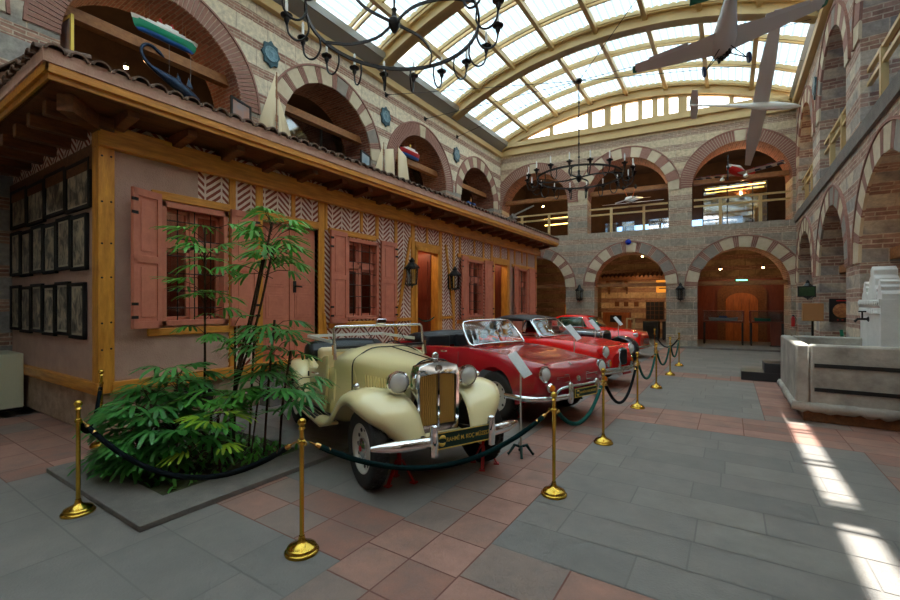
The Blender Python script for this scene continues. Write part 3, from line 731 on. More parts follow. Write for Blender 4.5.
# sloping roof deck
b.poly([(EX,EY,4.40),(EX,EY1,4.40),(XL,EY1,4.40+.17*(EX-XL)),(XL,EY,4.40+.17*(EX-XL))]);b.poly([(-11.05,EY,4.40),(XL,EY,4.40),(XL,EY,5.2),(-11.05,EY,5.2)])
b.poly([(EX,EY,4.40),(XL,EY,4.40),(XL,EY,5.22)]);b.poly([(EX,EY1,4.40),(XL,EY1,4.40),(XL,EY1,5.22)])
kb(b,'roof_deck',M_tmort)
# barrel tiles: caps and pans
tl=MB();mo=MB();P_=.205
def tile(o,d,s_,L,r=.105,up=1,th=.024,slope=.17):
    """o: eave-end point, d: dir up the slope (horizontal), s_: lateral"""
    D=Vector((d[0],d[1],slope)).normalized();Sd=Vector((s_[0],s_[1],0));U=Vector((0,0,1))
    rows=[]
    for e in(0,L):
        row=[]
        for rr in(r,r-th):
            rg=range(9) if rr==r else range(8,-1,-1)
            for k_ in rg:
                a=PI*k_/8;row.append(Vector(o)+D*e+Sd*(rr*math.cos(a))+U*(up*rr*math.sin(a)*.85))
        rows.append(row)
    tl.grid(rows,0,cu=True)
    for row in rows:
        n=len(row)
        for k_ in range(8): tl.poly([row[k_],row[k_+1],row[n-2-k_],row[n-1-k_]])
n=int((EY1-EY)/P_)
for i in range(n+1):
    y=EY+.02+i*P_;q=random.uniform(-.012,.012)
    tile((EX+.125+q,y,4.535+q*.5),(-1,0),(0,1),3.3,.094)
    if i<n: tile((EX+.06,y+P_/2,4.57+q),(-1,0),(0,1),3.2,.075,-1)
n=int(4.55/P_)
for i in range(n):
    x=EX-.05-i*P_;q=random.uniform(-.01,.01)
    tile((x,EY-.125+q,4.535),(0,1),(1,0),.5,.088,1,slope=.2)
    tile((x-P_/2,EY-.06,4.57),(0,1),(1,0),.5,.075,-1,slope=.2)
kb(tl,'roof_tiles',M_tile,smooth=40)
mo.box(EX-.1,EX+.075,EY-.06,EY1+.06,4.41,4.56);mo.box(-10.9,EX+.07,EY-.075,EY+.1,4.412,4.558);kb(mo,'tile_bedding',M_tmort)
# hip tile at the corner
tl=MB();pts=[Vector((EX-.02,EY+.03,4.5)).lerp(Vector((EX-1.2,EY+.6,4.8)),i/6) for i in range(7)];tl.tube(pts,.09,12);kb(tl,'corner_tile',M_tile,smooth=40)
# ---------------------------------------------------------------- lanterns
def lantern(loc,out,label,s_=1.0,group='black wall lanterns'):
    t=thing('wall_lantern',label,'lantern',loc,0,group);o=Vector((out[0],out[1],0)).normalized()
    b=MB();c=o*.17*s_;q=.095*s_;lat=Vector((-o.y,o.x,0))
    b.bar(Vector((0,0,.02)),Vector((0,0,.34*s_)),.05,.02,up=o);b.tube([Vector((0,0,.06)),o*.1+Vector((0,0,-.02)),c+Vector((0,0,.02))],.012);b.build('bracket',M_iron,t)
    b=MB()
    for k_ in range(6):
        a=PI/3*k_;p=c+Vector((math.cos(a),math.sin(a),0))*q
        b.cyl(p*1+Vector((0,0,.03)),c+Vector((math.cos(a),math.sin(a),0))*q*1.25+Vector((0,0,.32*s_)),.009,.009,5)
    b.lathe([(.01,-.05*s_),(.02,-.02),(q*1.05,.02),(q*1.05,.04)],c,seg=6);b.lathe([(q*1.5,.31*s_),(q*1.45,.34*s_),(q*.8,.40*s_),(q*.5,.43*s_),(q*.55,.46*s_),(.01,.52*s_)],c,seg=6);b.build('cage',M_iron,t,smooth=0)
    b=MB();b.lathe([(q*.9,.04),(q*1.12,.31*s_)],c,seg=6);b.build('glass',M_glass,t,smooth=0)
    return t
lantern((KX+.02,8.58,2.25),(1,0),'black iron lantern on the pavilion wall left of the open doorway with a green rope',1.35)
lantern((KX+.02,10.6,2.2),(1,0),'black iron lantern on the pavilion wall right of the open doorway with a green rope',1.3)
for X,l in((-5.63,'black wall lantern on the cream stone pier at the pavilion end'),(-1.68,'black wall lantern on the grey pier between the two big back arches')):
    lantern((X,yb(X)-.02,1.95),(0,-1),l,1.35)
lantern((XR-.02,15.9,1.95),(-1,0),'black wall lantern on the right-hand arcade above the brown box',1.0)
# ---------------------------------------------------------------- framed photographs on the side wall
def photo_mat(i):
    m,n,b=nt('sepia photograph %d'%i);b.inputs['Roughness'].default_value=.3
    tc=N(n,'ShaderNodeTexCoord');mp=N(n,'ShaderNodeMapping');mp.inputs['Location'].default_value=(i*3.7,i*1.3,i*2.1);mp.inputs['Scale'].default_value=(1.4,1,1);n.links.new(tc.outputs['Object'],mp.inputs[0])
    no=N(n,'ShaderNodeTexNoise',i_Scale=4.5,i_Detail=7.0,i_Roughness=.6,i_Distortion=.8);n.links.new(mp.outputs[0],no.inputs[0])
    r=n.nodes.new('ShaderNodeValToRGB');r.color_ramp.elements[0].position=.40;r.color_ramp.elements[0].color=rgb(S(46,38,30));r.color_ramp.elements[1].position=.62;r.color_ramp.elements[1].color=rgb(S(206,192,164));n.links.new(no.outputs[0],r.inputs[0]);n.links.new(r.outputs[0],b.inputs['Base Color']);return m
M_mount=mat('cream photo mount',S(206,200,182),.8)
row_words=['top row','middle row','bottom row'];pos_words=['nearest the corner post','second from the corner post','third from the corner post','fourth from the corner post','fifth from the corner post','farthest from the corner post']
pi_=0
for r_,(n_,z0,z1,xa,xb) in enumerate(((4,3.12,3.80,-10.98,-7.24),(6,2.28,3.06,-11.0,-7.35),(6,1.32,2.11,-11.0,-7.42))):
    wd=(xb-xa)/n_
    for k_ in range(n_):
        x1=xb-k_*wd;x0=x1-wd+.02;pi_+=1;dz=(.0 if k_%2 else -.03)
        pw=pos_words[k_] if not(n_==4 and k_==3) else pos_words[5]
        t=thing('framed_photograph','black framed old photograph on the pavilion side wall, %s, %s'%(row_words[r_],pw),'picture',((x0+x1)/2,KY-.005,z0+dz),0,'framed photographs on the pavilion side wall')
        hw=(x1-x0)/2;h=z1-z0;b=MB()
        for q in((-hw,-hw+.05,0,h),(hw-.05,hw,0,h),(-hw,hw,0,.05),(-hw,hw,h-.05,h)): b.box(q[0],q[1],-.045,0,q[2],q[3])
        b.build('frame',M_blk,t,bev=.004,smooth=0)
        b=MB();b.box(-hw+.05,hw-.05,-.02,-.012,.05,h-.05);b.build('mount',M_mount,t,smooth=0)
        b=MB();b.box(-hw+.08,hw-.08,-.026,-.02,.08,h-.08);b.build('print',photo_mat(pi_),t,smooth=0)
# AC unit
t=thing('air_conditioner','cream air conditioning cabinet standing by the pavilion side wall','air conditioner',(-10.42,1.9,0))
b=MB();b.box(-.52,.4,-.3,.3,.04,.95);b.build('casing',mat('cream enamel',S(206,206,176),.4),t,bev=.015)
b=MB();[b.box(-.45,.02,-.315,-.3,.2+.045*i,.225+.045*i) for i in range(15)];b.box(.1,.35,-.31,-.3,.3,.8);b.build('louvre_panel',mat('dark grey louvre',S(110,112,100),.5),t)
b=MB();b.box(-.5,-.4,-.28,.28,0,.04);b.box(.28,.38,-.28,.28,0,.04);b.build('foot',M_blk,t)
# ---------------------------------------------------------------- cars (local: x forward from the front axle, y left, z up)
def wheel(par,x,y,r,w,rimr,side,style,rimmat=None,name='wheel'):
    """side: +1 outward = +y, -1 outward = -y"""
    o=bpy.data.objects.new;b=MB();hw=w/2
    b.lathe([(rimr,-hw*.8),(r*.9,-hw),(r*.975,-hw*.85),(r,-hw*.55),(r,hw*.55),(r*.975,hw*.85),(r*.9,hw),(rimr,hw*.8),(rimr*.97,hw*.5),(rimr*.97,-hw*.8)],(0,0,0),(0,side,0),36)
    for k in range(44):
        a=2*PI*k/44
        for q,e in((-.5,.0),(0,.07),(.5,.0)):
            c=Vector((math.cos(a+e)*r,(q*hw)*side,math.sin(a+e)*r));t_=Vector((-math.sin(a+e),0,math.cos(a+e)));b.bar(c-t_*r*.045,c+t_*r*.045,hw*.32,.012,up=(math.cos(a+e),0,math.sin(a+e)))
    t=b.build(name,M_rub,par,smooth=50);t.location=(x,y,r)
    b=MB();m=rimmat or M_rim
    b.lathe([(rimr,hw*.8),(rimr*.99,hw*.86),(rimr*.93,hw*.8),(rimr*.88,hw*.35),(rimr*.62,hw*.3),(rimr*.5,hw*.5),(rimr*.3,hw*.52),(.0,hw*.5)],(0,0,0),(0,side,0),28)
    b.build('rim',m,t)
    b=MB()
    n=12 if style=='mg' else 8
    for k in range(n):
        a=2*PI*k/n;b.lathe([(.0,hw*.42),(rimr*.085,hw*.40),(rimr*.085,hw*.3)],(math.cos(a)*rimr*.74,0,math.sin(a)*rimr*.74),(0,side,0),8)
    b.build('rim_hole',M_blk,t)
    b=MB();c=rimr*(.42 if style!='big' else .62);b.lathe([(c,hw*.48),(c*.95,hw*.72),(c*.6,hw*.88),(0,hw*.94)],(0,0,0),(0,side,0),24);b.build('hubcap',M_chrome,t)
    if style=='mg':
        b=MB();b.lathe([(c*.3,hw*.9),(c*.28,hw*.98),(0,hw*1.0)],(0,0,0),(0,side,0),8);b.build('hub_badge',M_redp,t)
    return t
def loft(b,st,n=6,m=0,cap=True):
    """st: list of (x,[(y,z)...half profile bottom centre to top centre]); mirrored"""
    half=len(st[0][1]);cols=[]
    for k in range(half): cols.append(spline([(x,p[k][0],p[k][1]) for x,p in st],n))
    rows=[]
    for i in range(len(cols[0])):
        hp=spline([cols[k][i] for k in range(half)],3)
        for q in hp: q.y=max(q.y,0)
        full=hp+[Vector((q.x,-q.y,q.z)) for q in hp[-2:0:-1]]
        rows.append(full)
    R=b.grid(rows,m,cu=True)
    if cap: b.F(R[0],m);b.F(R[-1][::-1],m)
def prof(w,zb,zm,zs,zc,ys=.8,tum=.97,crown=0):
    return [(0,zb),(w*.86,zb),(w*.97,zb+.07),(w,zm),(w*tum,(zm+zs)/2+.02),(w*ys,zs),(w*ys*.72,zs+(zc-zs)*.35+crown),(w*ys*.36,zs+(zc-zs)*.82+crown*.6),(0,zc)]
def headlamp(par,p,r,deep=.12,name='headlamp',mb=None):
    b=MB();b.lathe([(.0,-deep),(r*.6,-deep*.8),(r*.95,-deep*.2),(r,0),(r*1.06,.005),(r*1.06,.03),(r*.92,.04)],p,(1,0,0),24);h=b.build(name,mb or M_chrome,par)
    b=MB();b.lathe([(r*.92,.03),(r*.7,.05),(r*.3,.062),(0,.065)],p,(1,0,0),24);b.build('lens',M_lens,h)
    b=MB();
    for k in range(-4,5): b.box(p[0]+.055-.0006*k*k*k*k*.2,p[0]+.063,p[1]+k*r*.18-.002,p[1]+k*r*.18+.002,p[2]-r*.55,p[2]+r*.55)
    return h
def plate(par,p,w_,h_,txt,rz=0):
    b=MB();b.box(p[0],p[0]+.015,p[1]-w_/2,p[1]+w_/2,p[2]-h_/2,p[2]+h_/2);o=b.build('number_plate',M_green,par,bev=.003)
    b=MB();x=p[0]+.017
    for q in((-w_/2,w_/2,-h_/2,-h_/2+.008),(-w_/2,w_/2,h_/2-.008,h_/2),(-w_/2,-w_/2+.008,-h_/2,h_/2),(w_/2-.008,w_/2,-h_/2,h_/2)): b.box(x-.003,x+.002,p[1]+q[0],p[1]+q[1],p[2]+q[2],p[2]+q[3])
    cy=p[1]-w_/2+h_*.55
    for a0 in(.3,PI+.3): b.tube([(x,cy+math.cos(a0+t*2.3)*h_*.24,p[2]+math.sin(a0+t*2.3)*h_*.24) for t in[i/8 for i in range(9)]],[h_*.02+h_*.09*math.sin(PI*i/8) for i in range(9)],6)
    b.build('border',M_gold,o)
    text_mesh('lettering',txt,h_*.36,M_gold,o,(x,p[1]+h_*.35,p[2]),(PI/2,0,PI/2),.001,.82 if w_<.6 else 1.0)
    return o
def jackstand(x,y,yaw,label,h=.30):
    t=thing('jack_stand',label,'jack stand',(x,y,0),yaw,'red jack stands under the cars')
    for k in range(3):
        a=2*PI*k/3+.4;b=MB();b.bar((math.cos(a)*.15,math.sin(a)*.15,.012),(math.cos(a)*.03,math.sin(a)*.03,h*.75),.035,.012);b.box(math.cos(a)*.15-.03,math.cos(a)*.15+.03,math.sin(a)*.15-.03,math.sin(a)*.15+.03,0,.012);b.build('leg',M_redp,t)
    b=MB();b.cyl((0,0,h*.4),(0,0,h),.022);b.box(-.05,.05,-.03,.03,h,h+.02);b.build('saddle_post',M_redp,t)
PLATE='RAHMİ M. KOÇ MÜZESİ'
# ---- cream roadster
mg=thing('vintage_roadster','cream 1950s open roadster with slatted radiator grille, nearest car in the row','car',(-2.70,3.72,0),-.435,sc3=1.118)
b=MB()   # bonnet and cowl
def hp(w0,w1,zb,zs,zc): return [(0,zb),(w0,zb),(w0*1.02,zb+(zs-zb)*.3),(w0*.6+w1*.4,zb+(zs-zb)*.6),(w1*1.02,zs-.08),(w1*.9,zs),(w1*.6,zs+(zc-zs)*.65),(w1*.3,zs+(zc-zs)*.92),(0,zc)]
loft(b,[(.10,hp(.17,.20,.46,1.00,1.06)),(-.1,hp(.2,.23,.46,1.01,1.07)),(-.5,hp(.29,.32,.46,1.02,1.09)),(-.86,hp(.37,.42,.46,1.03,1.11))],4);b.build('bonnet',M_cyel,mg,smooth=50)
b=MB();loft(b,[(-.86,hp(.38,.425,.40,1.03,1.11)),(-.98,hp(.46,.49,.38,1.04,1.13)),(-1.16,hp(.55,.53,.36,1.02,1.13))],4);b.build('scuttle',M_cyel,mg,smooth=50)
b=MB()   # tub
loft(b,[(-1.12,prof(.56,.34,.6,.90,.94,.93)),(-1.5,prof(.60,.34,.6,.82,.86,.95)),(-1.9,prof(.60,.34,.6,.80,.84,.95)),(-2.3,prof(.56,.36,.6,.88,.93,.94)),(-2.75,prof(.50,.42,.62,.86,.9,.9)),(-2.95,prof(.44,.5,.62,.74,.78,.9))],5)
tub=b.build('body_tub',M_cyel,mg,smooth=50)
c=MB();c.box(-2.35,-1.22,-.50,.50,.45,1.2);c.T=None;cut=c.build('cutter',M_blk,top=False);cut.parent=None
cut.matrix_world=Matrix.Identity(4)
# boolean in the car's local frame
def localcut(o,cutters):
    p=o.parent;o.parent=None;bpy.context.view_layer.update()
    for q in cutters: boolcut(o,q)
    o.parent=p
    me=o.data;me.polygons.foreach_set('use_smooth',[True]*len(me.polygons));me.set_sharp_from_angle(angle=math.radians(38))
localcut(tub,[cut])
for s_ in(-1,1):   # doors
    b=MB();y=s_*.598
    pts=[(-1.30,.40),(-1.78,.40),(-1.92,.62),(-1.98,.80),(-1.60,.83),(-1.34,1.0),(-1.20,1.02),(-1.22,.7)]
    b.prism(pts,(0,y,0),(1,0,0),(0,0,1),(0,1,0),.035);d=b.build('door',M_cyel,mg,bev=.012)
    h=MB();h.tube([(-1.5,y+s_*.02,.78),(-1.5,y+s_*.06,.78),(-1.62,y+s_*.065,.78)],.011);h.build('door_handle',M_chrome,d)
    for z in(.5,.72): h=MB();h.cyl((-1.93+(z-.5)*-.1,y+s_*.02,z-.03),(-1.93+(z-.5)*-.1,y+s_*.02,z+.03),.014);h.build('hinge',M_blk,d)
b=MB()  # hood seam strips
for x,w_,z_ in((-.86,.43,1.11),(.10,.205,1.07)):
    pts=[(x,s__*w_,z) for s__,z in((1,.55),)];pr=[(1.02,.5),(1.02,.8),(1.0,.96),(.86,1.03),(.5,z_+.0),(0,z_+.008)]
    P2=[(x,w_*a,z if z<1.02 else z) for a,z in pr]+[(x,-w_*a,z) for a,z in pr[-2::-1]]
    b.tube(spline(P2,3),.007,6)
b.tube([(.10,0,1.075),(-.86,0,1.122)],.006,6);b.build('seam_strip',M_blk,mg)
b=MB();[b.bar((-.12-i*.05,s_*(.245+.0095*i),.58),(-.12-i*.05,s_*(.262+.0095*i),.86),.012,.01) for i in range(12) for s_ in(-1,1)];b.build('louvres',M_cyel,mg)
# radiator
b=MB()
out=[(-.215,.44),(.215,.44),(.225,.7),(.225,.96),(.20,1.03),(.1,1.06),(0,1.07),(-.1,1.06),(-.20,1.03),(-.225,.96),(-.225,.7)]
inn=[(-.185,.50),(.185,.50),(.193,.7),(.193,.93),(.18,.945),(.09,.955),(0,.96),(-.09,.955),(-.18,.945),(-.193,.93),(-.193,.7)]
A=[[(.09,y,z) for y,z in out],[(.20,y,z) for y,z in out],[(.215,y*.97,z-.004) for y,z in out],[(.205,y,z) for y,z in inn],[(.13,y,z) for y,z in inn]]
for a in A: pass
b.grid(A,0,cu=True);rad=b.build('radiator_shell',M_chrome,mg,smooth=50)
b=MB();b.box(.12,.14,-.2,.2,.47,.96);b.build('radiator_core',M_blk,rad)
for k in range(-8,9):
    if k==0:continue
    b=MB();b.box(.155,.195,k*.0215-.006,k*.0215+.006,.49,.955);b.build('slat',M_slat,rad)
b=MB();b.box(.17,.212,-.009,.009,.47,.97);b.tube([(.15,0,1.06),(.15,0,1.085)],.025,12);b.ball((.15,0,1.115),.035,12,0,(.6,1,1));b.lathe([(.0,0),(.032,0),(.034,.008),(0,.012)],(.213,0,1.005),(1,0,0),8);b.build('radiator_cap',M_chrome,rad)
# swept wings: cross strip lofted along a path
def wing(name,path,mtl,par,lip=.1,crown=.05,th=.012):
    """path: (x,z,yin,yout) ; both sides"""
    for s_ in(-1,1):
        b=MB();P2=spline(path,5);rows=[]
        for i,q in enumerate(P2):
            x,z,yi,yo=q;a=P2[min(i+1,len(P2)-1)];c_=P2[max(i-1,0)];tx,tz=a[0]-c_[0],a[1]-c_[1];l=math.hypot(tx,tz) or 1;nx,nz=-tz/l,tx/l
            lf=max(.12,min(1,(z-.33)/.2))
            if nz<0 and abs(nz)>.2:nx,nz=-nx,-nz
            if abs(nz)<=.2 and nx*(.0-x if False else 1)<0 and i<len(P2)/2: nx,nz=-nx,-nz
            w_=yo-yi;row=[]
            for f,d in((0,-.02),(.15,.3),(.4,.85),(.62,1.0),(.82,.72),(.95,.2),(1.0,-.5),(.995,-1.2)):
                row.append((x+nx*(crown*d if d>0 else lip*lf*d*.8),s_*(yi+w_*f),z+nz*(crown*d if d>0 else lip*lf*d*.8)))
            rows.append([Vector(r) for r in row])
        b.grid(rows);b.build(name,mtl,par,smooth=60,solid=th)
wing('front_wing',[(.40,.40,.22,.40),(.36,.52,.24,.52),(.28,.66,.25,.66),(.12,.76,.27,.745),(-.08,.79,.30,.755),(-.30,.73,.33,.755),(-.52,.57,.38,.755),(-.74,.40,.44,.755),(-.95,.335,.50,.755),(-1.2,.32,.54,.755)],M_cyel,mg,.09,.045)
wing('rear_wing',[(-1.88,.36,.52,.755),(-2.0,.55,.50,.755),(-2.12,.70,.46,.755),(-2.35,.80,.44,.755),(-2.6,.76,.44,.755),(-2.8,.60,.44,.74),(-2.92,.42,.44,.70)],M_cyel,mg,.09,.05)
for s_ in(-1,1):
    b=MB();b.box(-2.0,-1.0,min(s_*.54,s_*.75),max(s_*.54,s_*.75),.29,.32);rb=b.build('running_board',M_cyel,mg,bev=.01)
    for k in range(4): b=MB();b.box(-1.92,-1.05,s_*(.58+k*.045)-.012,s_*(.58+k*.045)+.012,.32,.33);b.build('tread_strip',M_blk,rb)
    wheel(mg,0,s_*.60,.335,.15,.215,s_,'mg');wheel(mg,-2.39,s_*.62,.335,.15,.215,s_,'mg')
    h=headlamp(mg,(.12,s_*.37,.90),.098,.17);b=MB();b.tube([(.02,s_*.20,.83),(.04,s_*.37,.79)],.014);b.tube([(.06,s_*.37,.79),(.06,s_*.37,.83)],.02);b.build('lamp_bar',M_cyel,h)
    b=MB();b.ball((-.12,s_*.66,.86),.03,12,0,(1.4,1,.9));b.cyl((-.12,s_*.66,.80),(-.12,s_*.66,.85),.012);b.build('side_lamp',M_chrome,mg)
    b=MB();b.lathe([(.01,-.13),(.03,-.12),(.038,-.02),(.038,.02),(.03,.12),(.01,.13)],(.62,s_*.285,.50),(0,0,1),14);b.build('overrider',M_chrome,mg)
b=MB();pts=spline([(.42,-.74,.46),(.53,-.45,.47),(.56,0,.47),(.53,.45,.47),(.42,.74,.46)],6);n=len(pts);b.tube([Vector(p) for p in pts],[.02+.028*min(1,6*min(i,n-1-i)/n) for i in range(n)],12);b.build('front_bumper',M_chrome,mg,smooth=50)
b=MB();[b.bar((.52,s_*.285,.47),(.05,s_*.25,.42),.03,.05) for s_ in(-1,1)];b.bar((.1,-.3,.38),(.1,.3,.38),.06,.04);b.tube([(0,-.55,.34),(0,.55,.34)],.03);b.box(-2.6,.1,-.25,.25,.30,.40);b.build('chassis',M_blk,mg)
b=MB();b.poly([(.10,-.22,.45),(.10,.22,.45),(.38,.24,.40),(.38,-.24,.40)]);b.build('apron',M_cyel,mg,solid=.015)
plate(mg,(.60,0,.49),.56,.135,PLATE)
# windscreen
b=MB();zt=1.34;zb=1.08
def wsp(y,z): return (-1.10-(z-1.1)*.18,y,z)
b.tube([wsp(-.55,1.0),wsp(-.55,zt-.02),wsp(-.53,zt),wsp(.53,zt),wsp(.55,zt-.02),wsp(.55,1.0)],.014,8);b.bar(wsp(-.55,zb),wsp(.55,zb),.02,.03);b.bar(wsp(-.56,.98),wsp(-.56,1.14),.03,.06,up=(1,0,0));b.bar(wsp(.56,.98),wsp(.56,1.14),.03,.06,up=(1,0,0))
ws=b.build('windscreen_frame',M_chrome,mg,smooth=50)
b=MB();b.poly([wsp(-.54,zb),wsp(.54,zb),wsp(.54,zt),wsp(-.54,zt)]);b.build('windscreen_glass',glassmat('clear screen glass',(.93,.95,.95),.15,.02),ws)
for y in(-.2,.2): b=MB();b.tube([wsp(y,zt-.01),(-1.08,y+.06,zt-.12),(-1.1,y+.12,zb+.06)],.005,5);b.build('wiper',M_blk,ws)
b=MB();b.box(-1.14,-1.09,-.06,.06,1.36,1.42);b.build('mirror',M_chrome,ws,bev=.01)
b=MB();b.bar((-1.12,-.54,1.105),(-1.12,.54,1.105),.06,.03);b.build('dash_roll',M_leather,mg)
b=MB();b.box(-2.18,-2.02,-.46,.46,.5,1.02);b.box(-2.02,-1.55,-.46,.46,.45,.62);b.build('bench_seat',M_seat,mg,bev=.05)
b=MB();b.lathe([(.165,0),(.175,.01),(.165,.02),(.155,.01),(.165,0)],(-1.42,.26,.98),(-.9,0,.45),24);[b.bar((-1.41,.26,.985),(-1.41+.07*math.sin(a),.26+.16*math.cos(a),.985+.15*math.sin(a)),.012,.01) for a in(.5,2.6,4.7)];b.build('steering_wheel',M_blk,mg)
b=MB();loft(b,[(-2.22,prof(.50,.86,.93,.98,1.00,.85)),(-2.34,prof(.55,.82,.94,1.07,1.10,.85)),(-2.52,prof(.54,.80,.93,1.06,1.09,.85)),(-2.66,prof(.48,.82,.9,.96,.98,.85))],4);b.build('folded_hood',M_leather,mg,smooth=60)
b=MB();b.bar((-1.3,-.53,1.16),(-2.35,-.53,1.16),.02,.035);b.bar((-1.3,.53,1.16),(-2.35,.53,1.16),.02,.035);b.bar((-2.35,-.53,1.16),(-2.35,.53,1.16),.035,.035);b.build('hood_rail',M_white,mg)
for s_ in (-.38,.38): b=MB();b.bar((-1.2,s_,1.04),(-2.3,s_,1.04),.01,.01)
# ---- maroon coupe convertible
def carwheelcut(xs,yw,r,hw):
    out=[]
    for x in xs:
        for s_ in(-1,1):
            c=MB();c.cyl((x,s_*(yw-.18),r*1.0),(x,s_*(yw+.4),r*1.0),hw,hw,28);out.append(c.build('cutter',M_blk,top=False))
    return out
def shellbody(name,st,mtl,par,wx,yw,r,ar,extra=[]):
    b=MB();loft(b,st,5);o=b.build(name,mtl,par,smooth=50);localcut(o,carwheelcut(wx,yw,r+.03,ar)+extra)
    b=MB();b.box(wx[1]-.5,wx[0]+.3,-yw+.3,yw-.3,.22,.4);b.build('underbody',M_blk,par);return o
def glasshouse(par,base,topp,frm,gm=M_wind,glassname='windscreen_glass'):
    P=[Vector(p) for p in base+topp[::-1]]
    for _ in range(3):
        n_=len(P);P=[q for k in range(n_) for q in ((P[k]*.8+P[(k+1)%n_]*.2),(P[k]*.2+P[(k+1)%n_]*.8))]
    b=MB();b.tube(P,.017,8,closed=True);f=b.build('windscreen_frame',frm,par,smooth=50)
    b=MB();cc=sum(P,Vector())/len(P)+Vector((.035,0,.01));i0=b.V(cc);ix=[b.V(p) for p in P];[b.F((i0,ix[k],ix[(k+1)%len(P)])) for k in range(len(P))];b.build(glassname,gm,f,smooth=80);return f
kg=thing('maroon_convertible','maroon rounded-nose convertible with folded black hood, beside the cream roadster','car',(-2.74,6.72,0),-.35,sc3=1.14)
KS=[(.80,prof(.34,.40,.46,.58,.60,.75)),(.775,prof(.56,.38,.48,.66,.67,.84)),(.70,prof(.70,.36,.48,.775,.74,.84,.97)),(.58,prof(.72,.33,.47,.81,.81,.84,.97)),(.30,prof(.775,.24,.46,.83,.82,.82,.96,.01)),(0,prof(.80,.24,.47,.87,.86,.82,.96,.01)),(-.4,prof(.81,.24,.47,.89,.90,.83,.96,.012)),(-.8,prof(.81,.24,.47,.90,.93,.86,.97)),(-1.3,prof(.81,.24,.47,.88,.90,.9,.97)),(-1.9,prof(.815,.24,.47,.87,.89,.9,.97)),(-2.35,prof(.82,.24,.48,.90,.93,.84,.96)),(-2.8,prof(.80,.25,.48,.86,.88,.82,.96)),(-3.1,prof(.70,.28,.46,.74,.76,.8)),(-3.22,prof(.55,.32,.45,.6,.62,.8))]
c=MB();c.box(-2.15,-1.0,-.66,.66,.5,1.2);ck=c.build('cutter',M_blk,top=False)
body=shellbody('body',KS,M_cmar,kg,(0,-2.4),.66,.31,.375,[ck])
for s_ in(-1,1):
    wheel(kg,0.02,s_*.685,.325,.15,.20,s_,'kg');wheel(kg,-2.4,s_*.685,.325,.15,.20,s_,'kg')
    b=MB();b.lathe([(.07,-.2),(.10,-.08),(.104,.015),(.104,.03),(.085,.045)],(.72,s_*.585,.69),(1,0,.12),24,ms=[0,0,1,1]);hh=b.build('headlamp',[M_cmar,M_chrome],kg)
    b=MB();b.lathe([(.085,.035),(.06,.055),(.03,.066),(0,.068)],(.72,s_*.585,.69),(1,0,.12),24);b.build('lens',M_lens,hh)
    b=MB();b.lathe([(.055,-.04),(.06,.0),(.045,.02)],(.80,s_*.55,.53),(1,0,0),16,0);q=b.build('indicator',M_chrome,kg);b=MB();b.lathe([(.045,.0),(.038,.04),(0,.055)],(.80,s_*.55,.53),(1,0,0),16);b.build('amber_lens',M_amber,q)
    b=MB()
    for i in range(4): b.box(.73,.79,min(s_*.18,s_*.42),max(s_*.18,s_*.42),.575+i*.02,.583+i*.02)
    b.tube([(.80,s_*.17,.57),(.785,s_*.42,.57),(.76,s_*.41,.65),(.78,s_*.18,.66)],.007,6,closed=True);b.build('nose_grille',M_chrome,kg)
    b=MB();b.lathe([(.02,-.14),(.035,-.12),(.04,0),(.035,.10),(.02,.12)],(.88,s_*.27,.46),(0,0,1),12);b.build('overrider',M_chrome,kg)
    b=MB();b.tube([(-1.0,s_*.80,.84),(-1.0,s_*.83,.84),(-1.1,s_*.835,.84)],.01);b.build('door_handle',M_chrome,kg)
    b=MB();b.tube([(-.72,s_*.80,.86),(-.72,s_*.812,.5),(-.74,s_*.805,.3)],.004,5);b.build('door_seam',M_blk,kg)
b=MB();pts=spline([(.30,-.83,.40),(.62,-.80,.40),(.80,-.58,.40),(.86,-.27,.41),(.87,0,.41),(.86,.27,.41),(.80,.58,.40),(.62,.80,.40),(.30,.83,.40)],4);b.tube(pts,.036,10)
b.tube(spline([(.80,-.48,.41),(.83,-.42,.50),(.87,-.27,.53),(.88,0,.53),(.87,.27,.53),(.83,.42,.50),(.80,.48,.41)],4),.018,8);b.build('front_bumper',M_chrome,kg,smooth=50)
b=MB();b.lathe([(0,0),(.035,0),(.04,.01),(0,.015)],(.79,0,.60),(1,0,.3),16);b.tube([(.60,0,.79),(.68,0,.765)],.012);b.build('bonnet_badge',M_chrome,kg)
plate(kg,(.90,0,.445),.46,.11,PLATE)
base=[(-.70,-.60,.93),(-.64,-.45,.95),(-.58,0,.965),(-.64,.45,.95),(-.70,.60,.93)];top_=[(-.99,-.53,1.27),(-.94,-.38,1.295),(-.91,0,1.305),(-.94,.38,1.295),(-.99,.53,1.27)]
glasshouse(kg,base,top_,M_chrome)
b=MB();b.box(-1.12,-1.0,-.05,.05,1.0,1.06);b.box(-1.98,-1.86,-.6,-.08,.5,1.02);b.box(-1.98,-1.86,.08,.6,.5,1.02);b.box(-1.86,-1.45,-.6,.6,.5,.62);b.build('seat',M_leather,kg,bev=.04)
b=MB();loft(b,[(-1.95,prof(.62,.84,.92,.98,1.0,.9)),(-2.08,prof(.68,.82,.94,1.06,1.08,.9)),(-2.4,prof(.66,.82,.92,1.02,1.05,.88)),(-2.62,prof(.58,.8,.86,.92,.93,.88))],4);b.build('folded_hood',M_leather,kg,smooth=60)
b=MB();b.lathe([(.18,0),(.19,.01),(.18,.02),(.17,.01),(.18,0)],(-1.22,.33,.98),(-.9,0,.45),24);b.bar((-1.2,.33,.98),(-.95,.33,.9),.03,.03);b.build('steering_wheel',M_blk,kg)
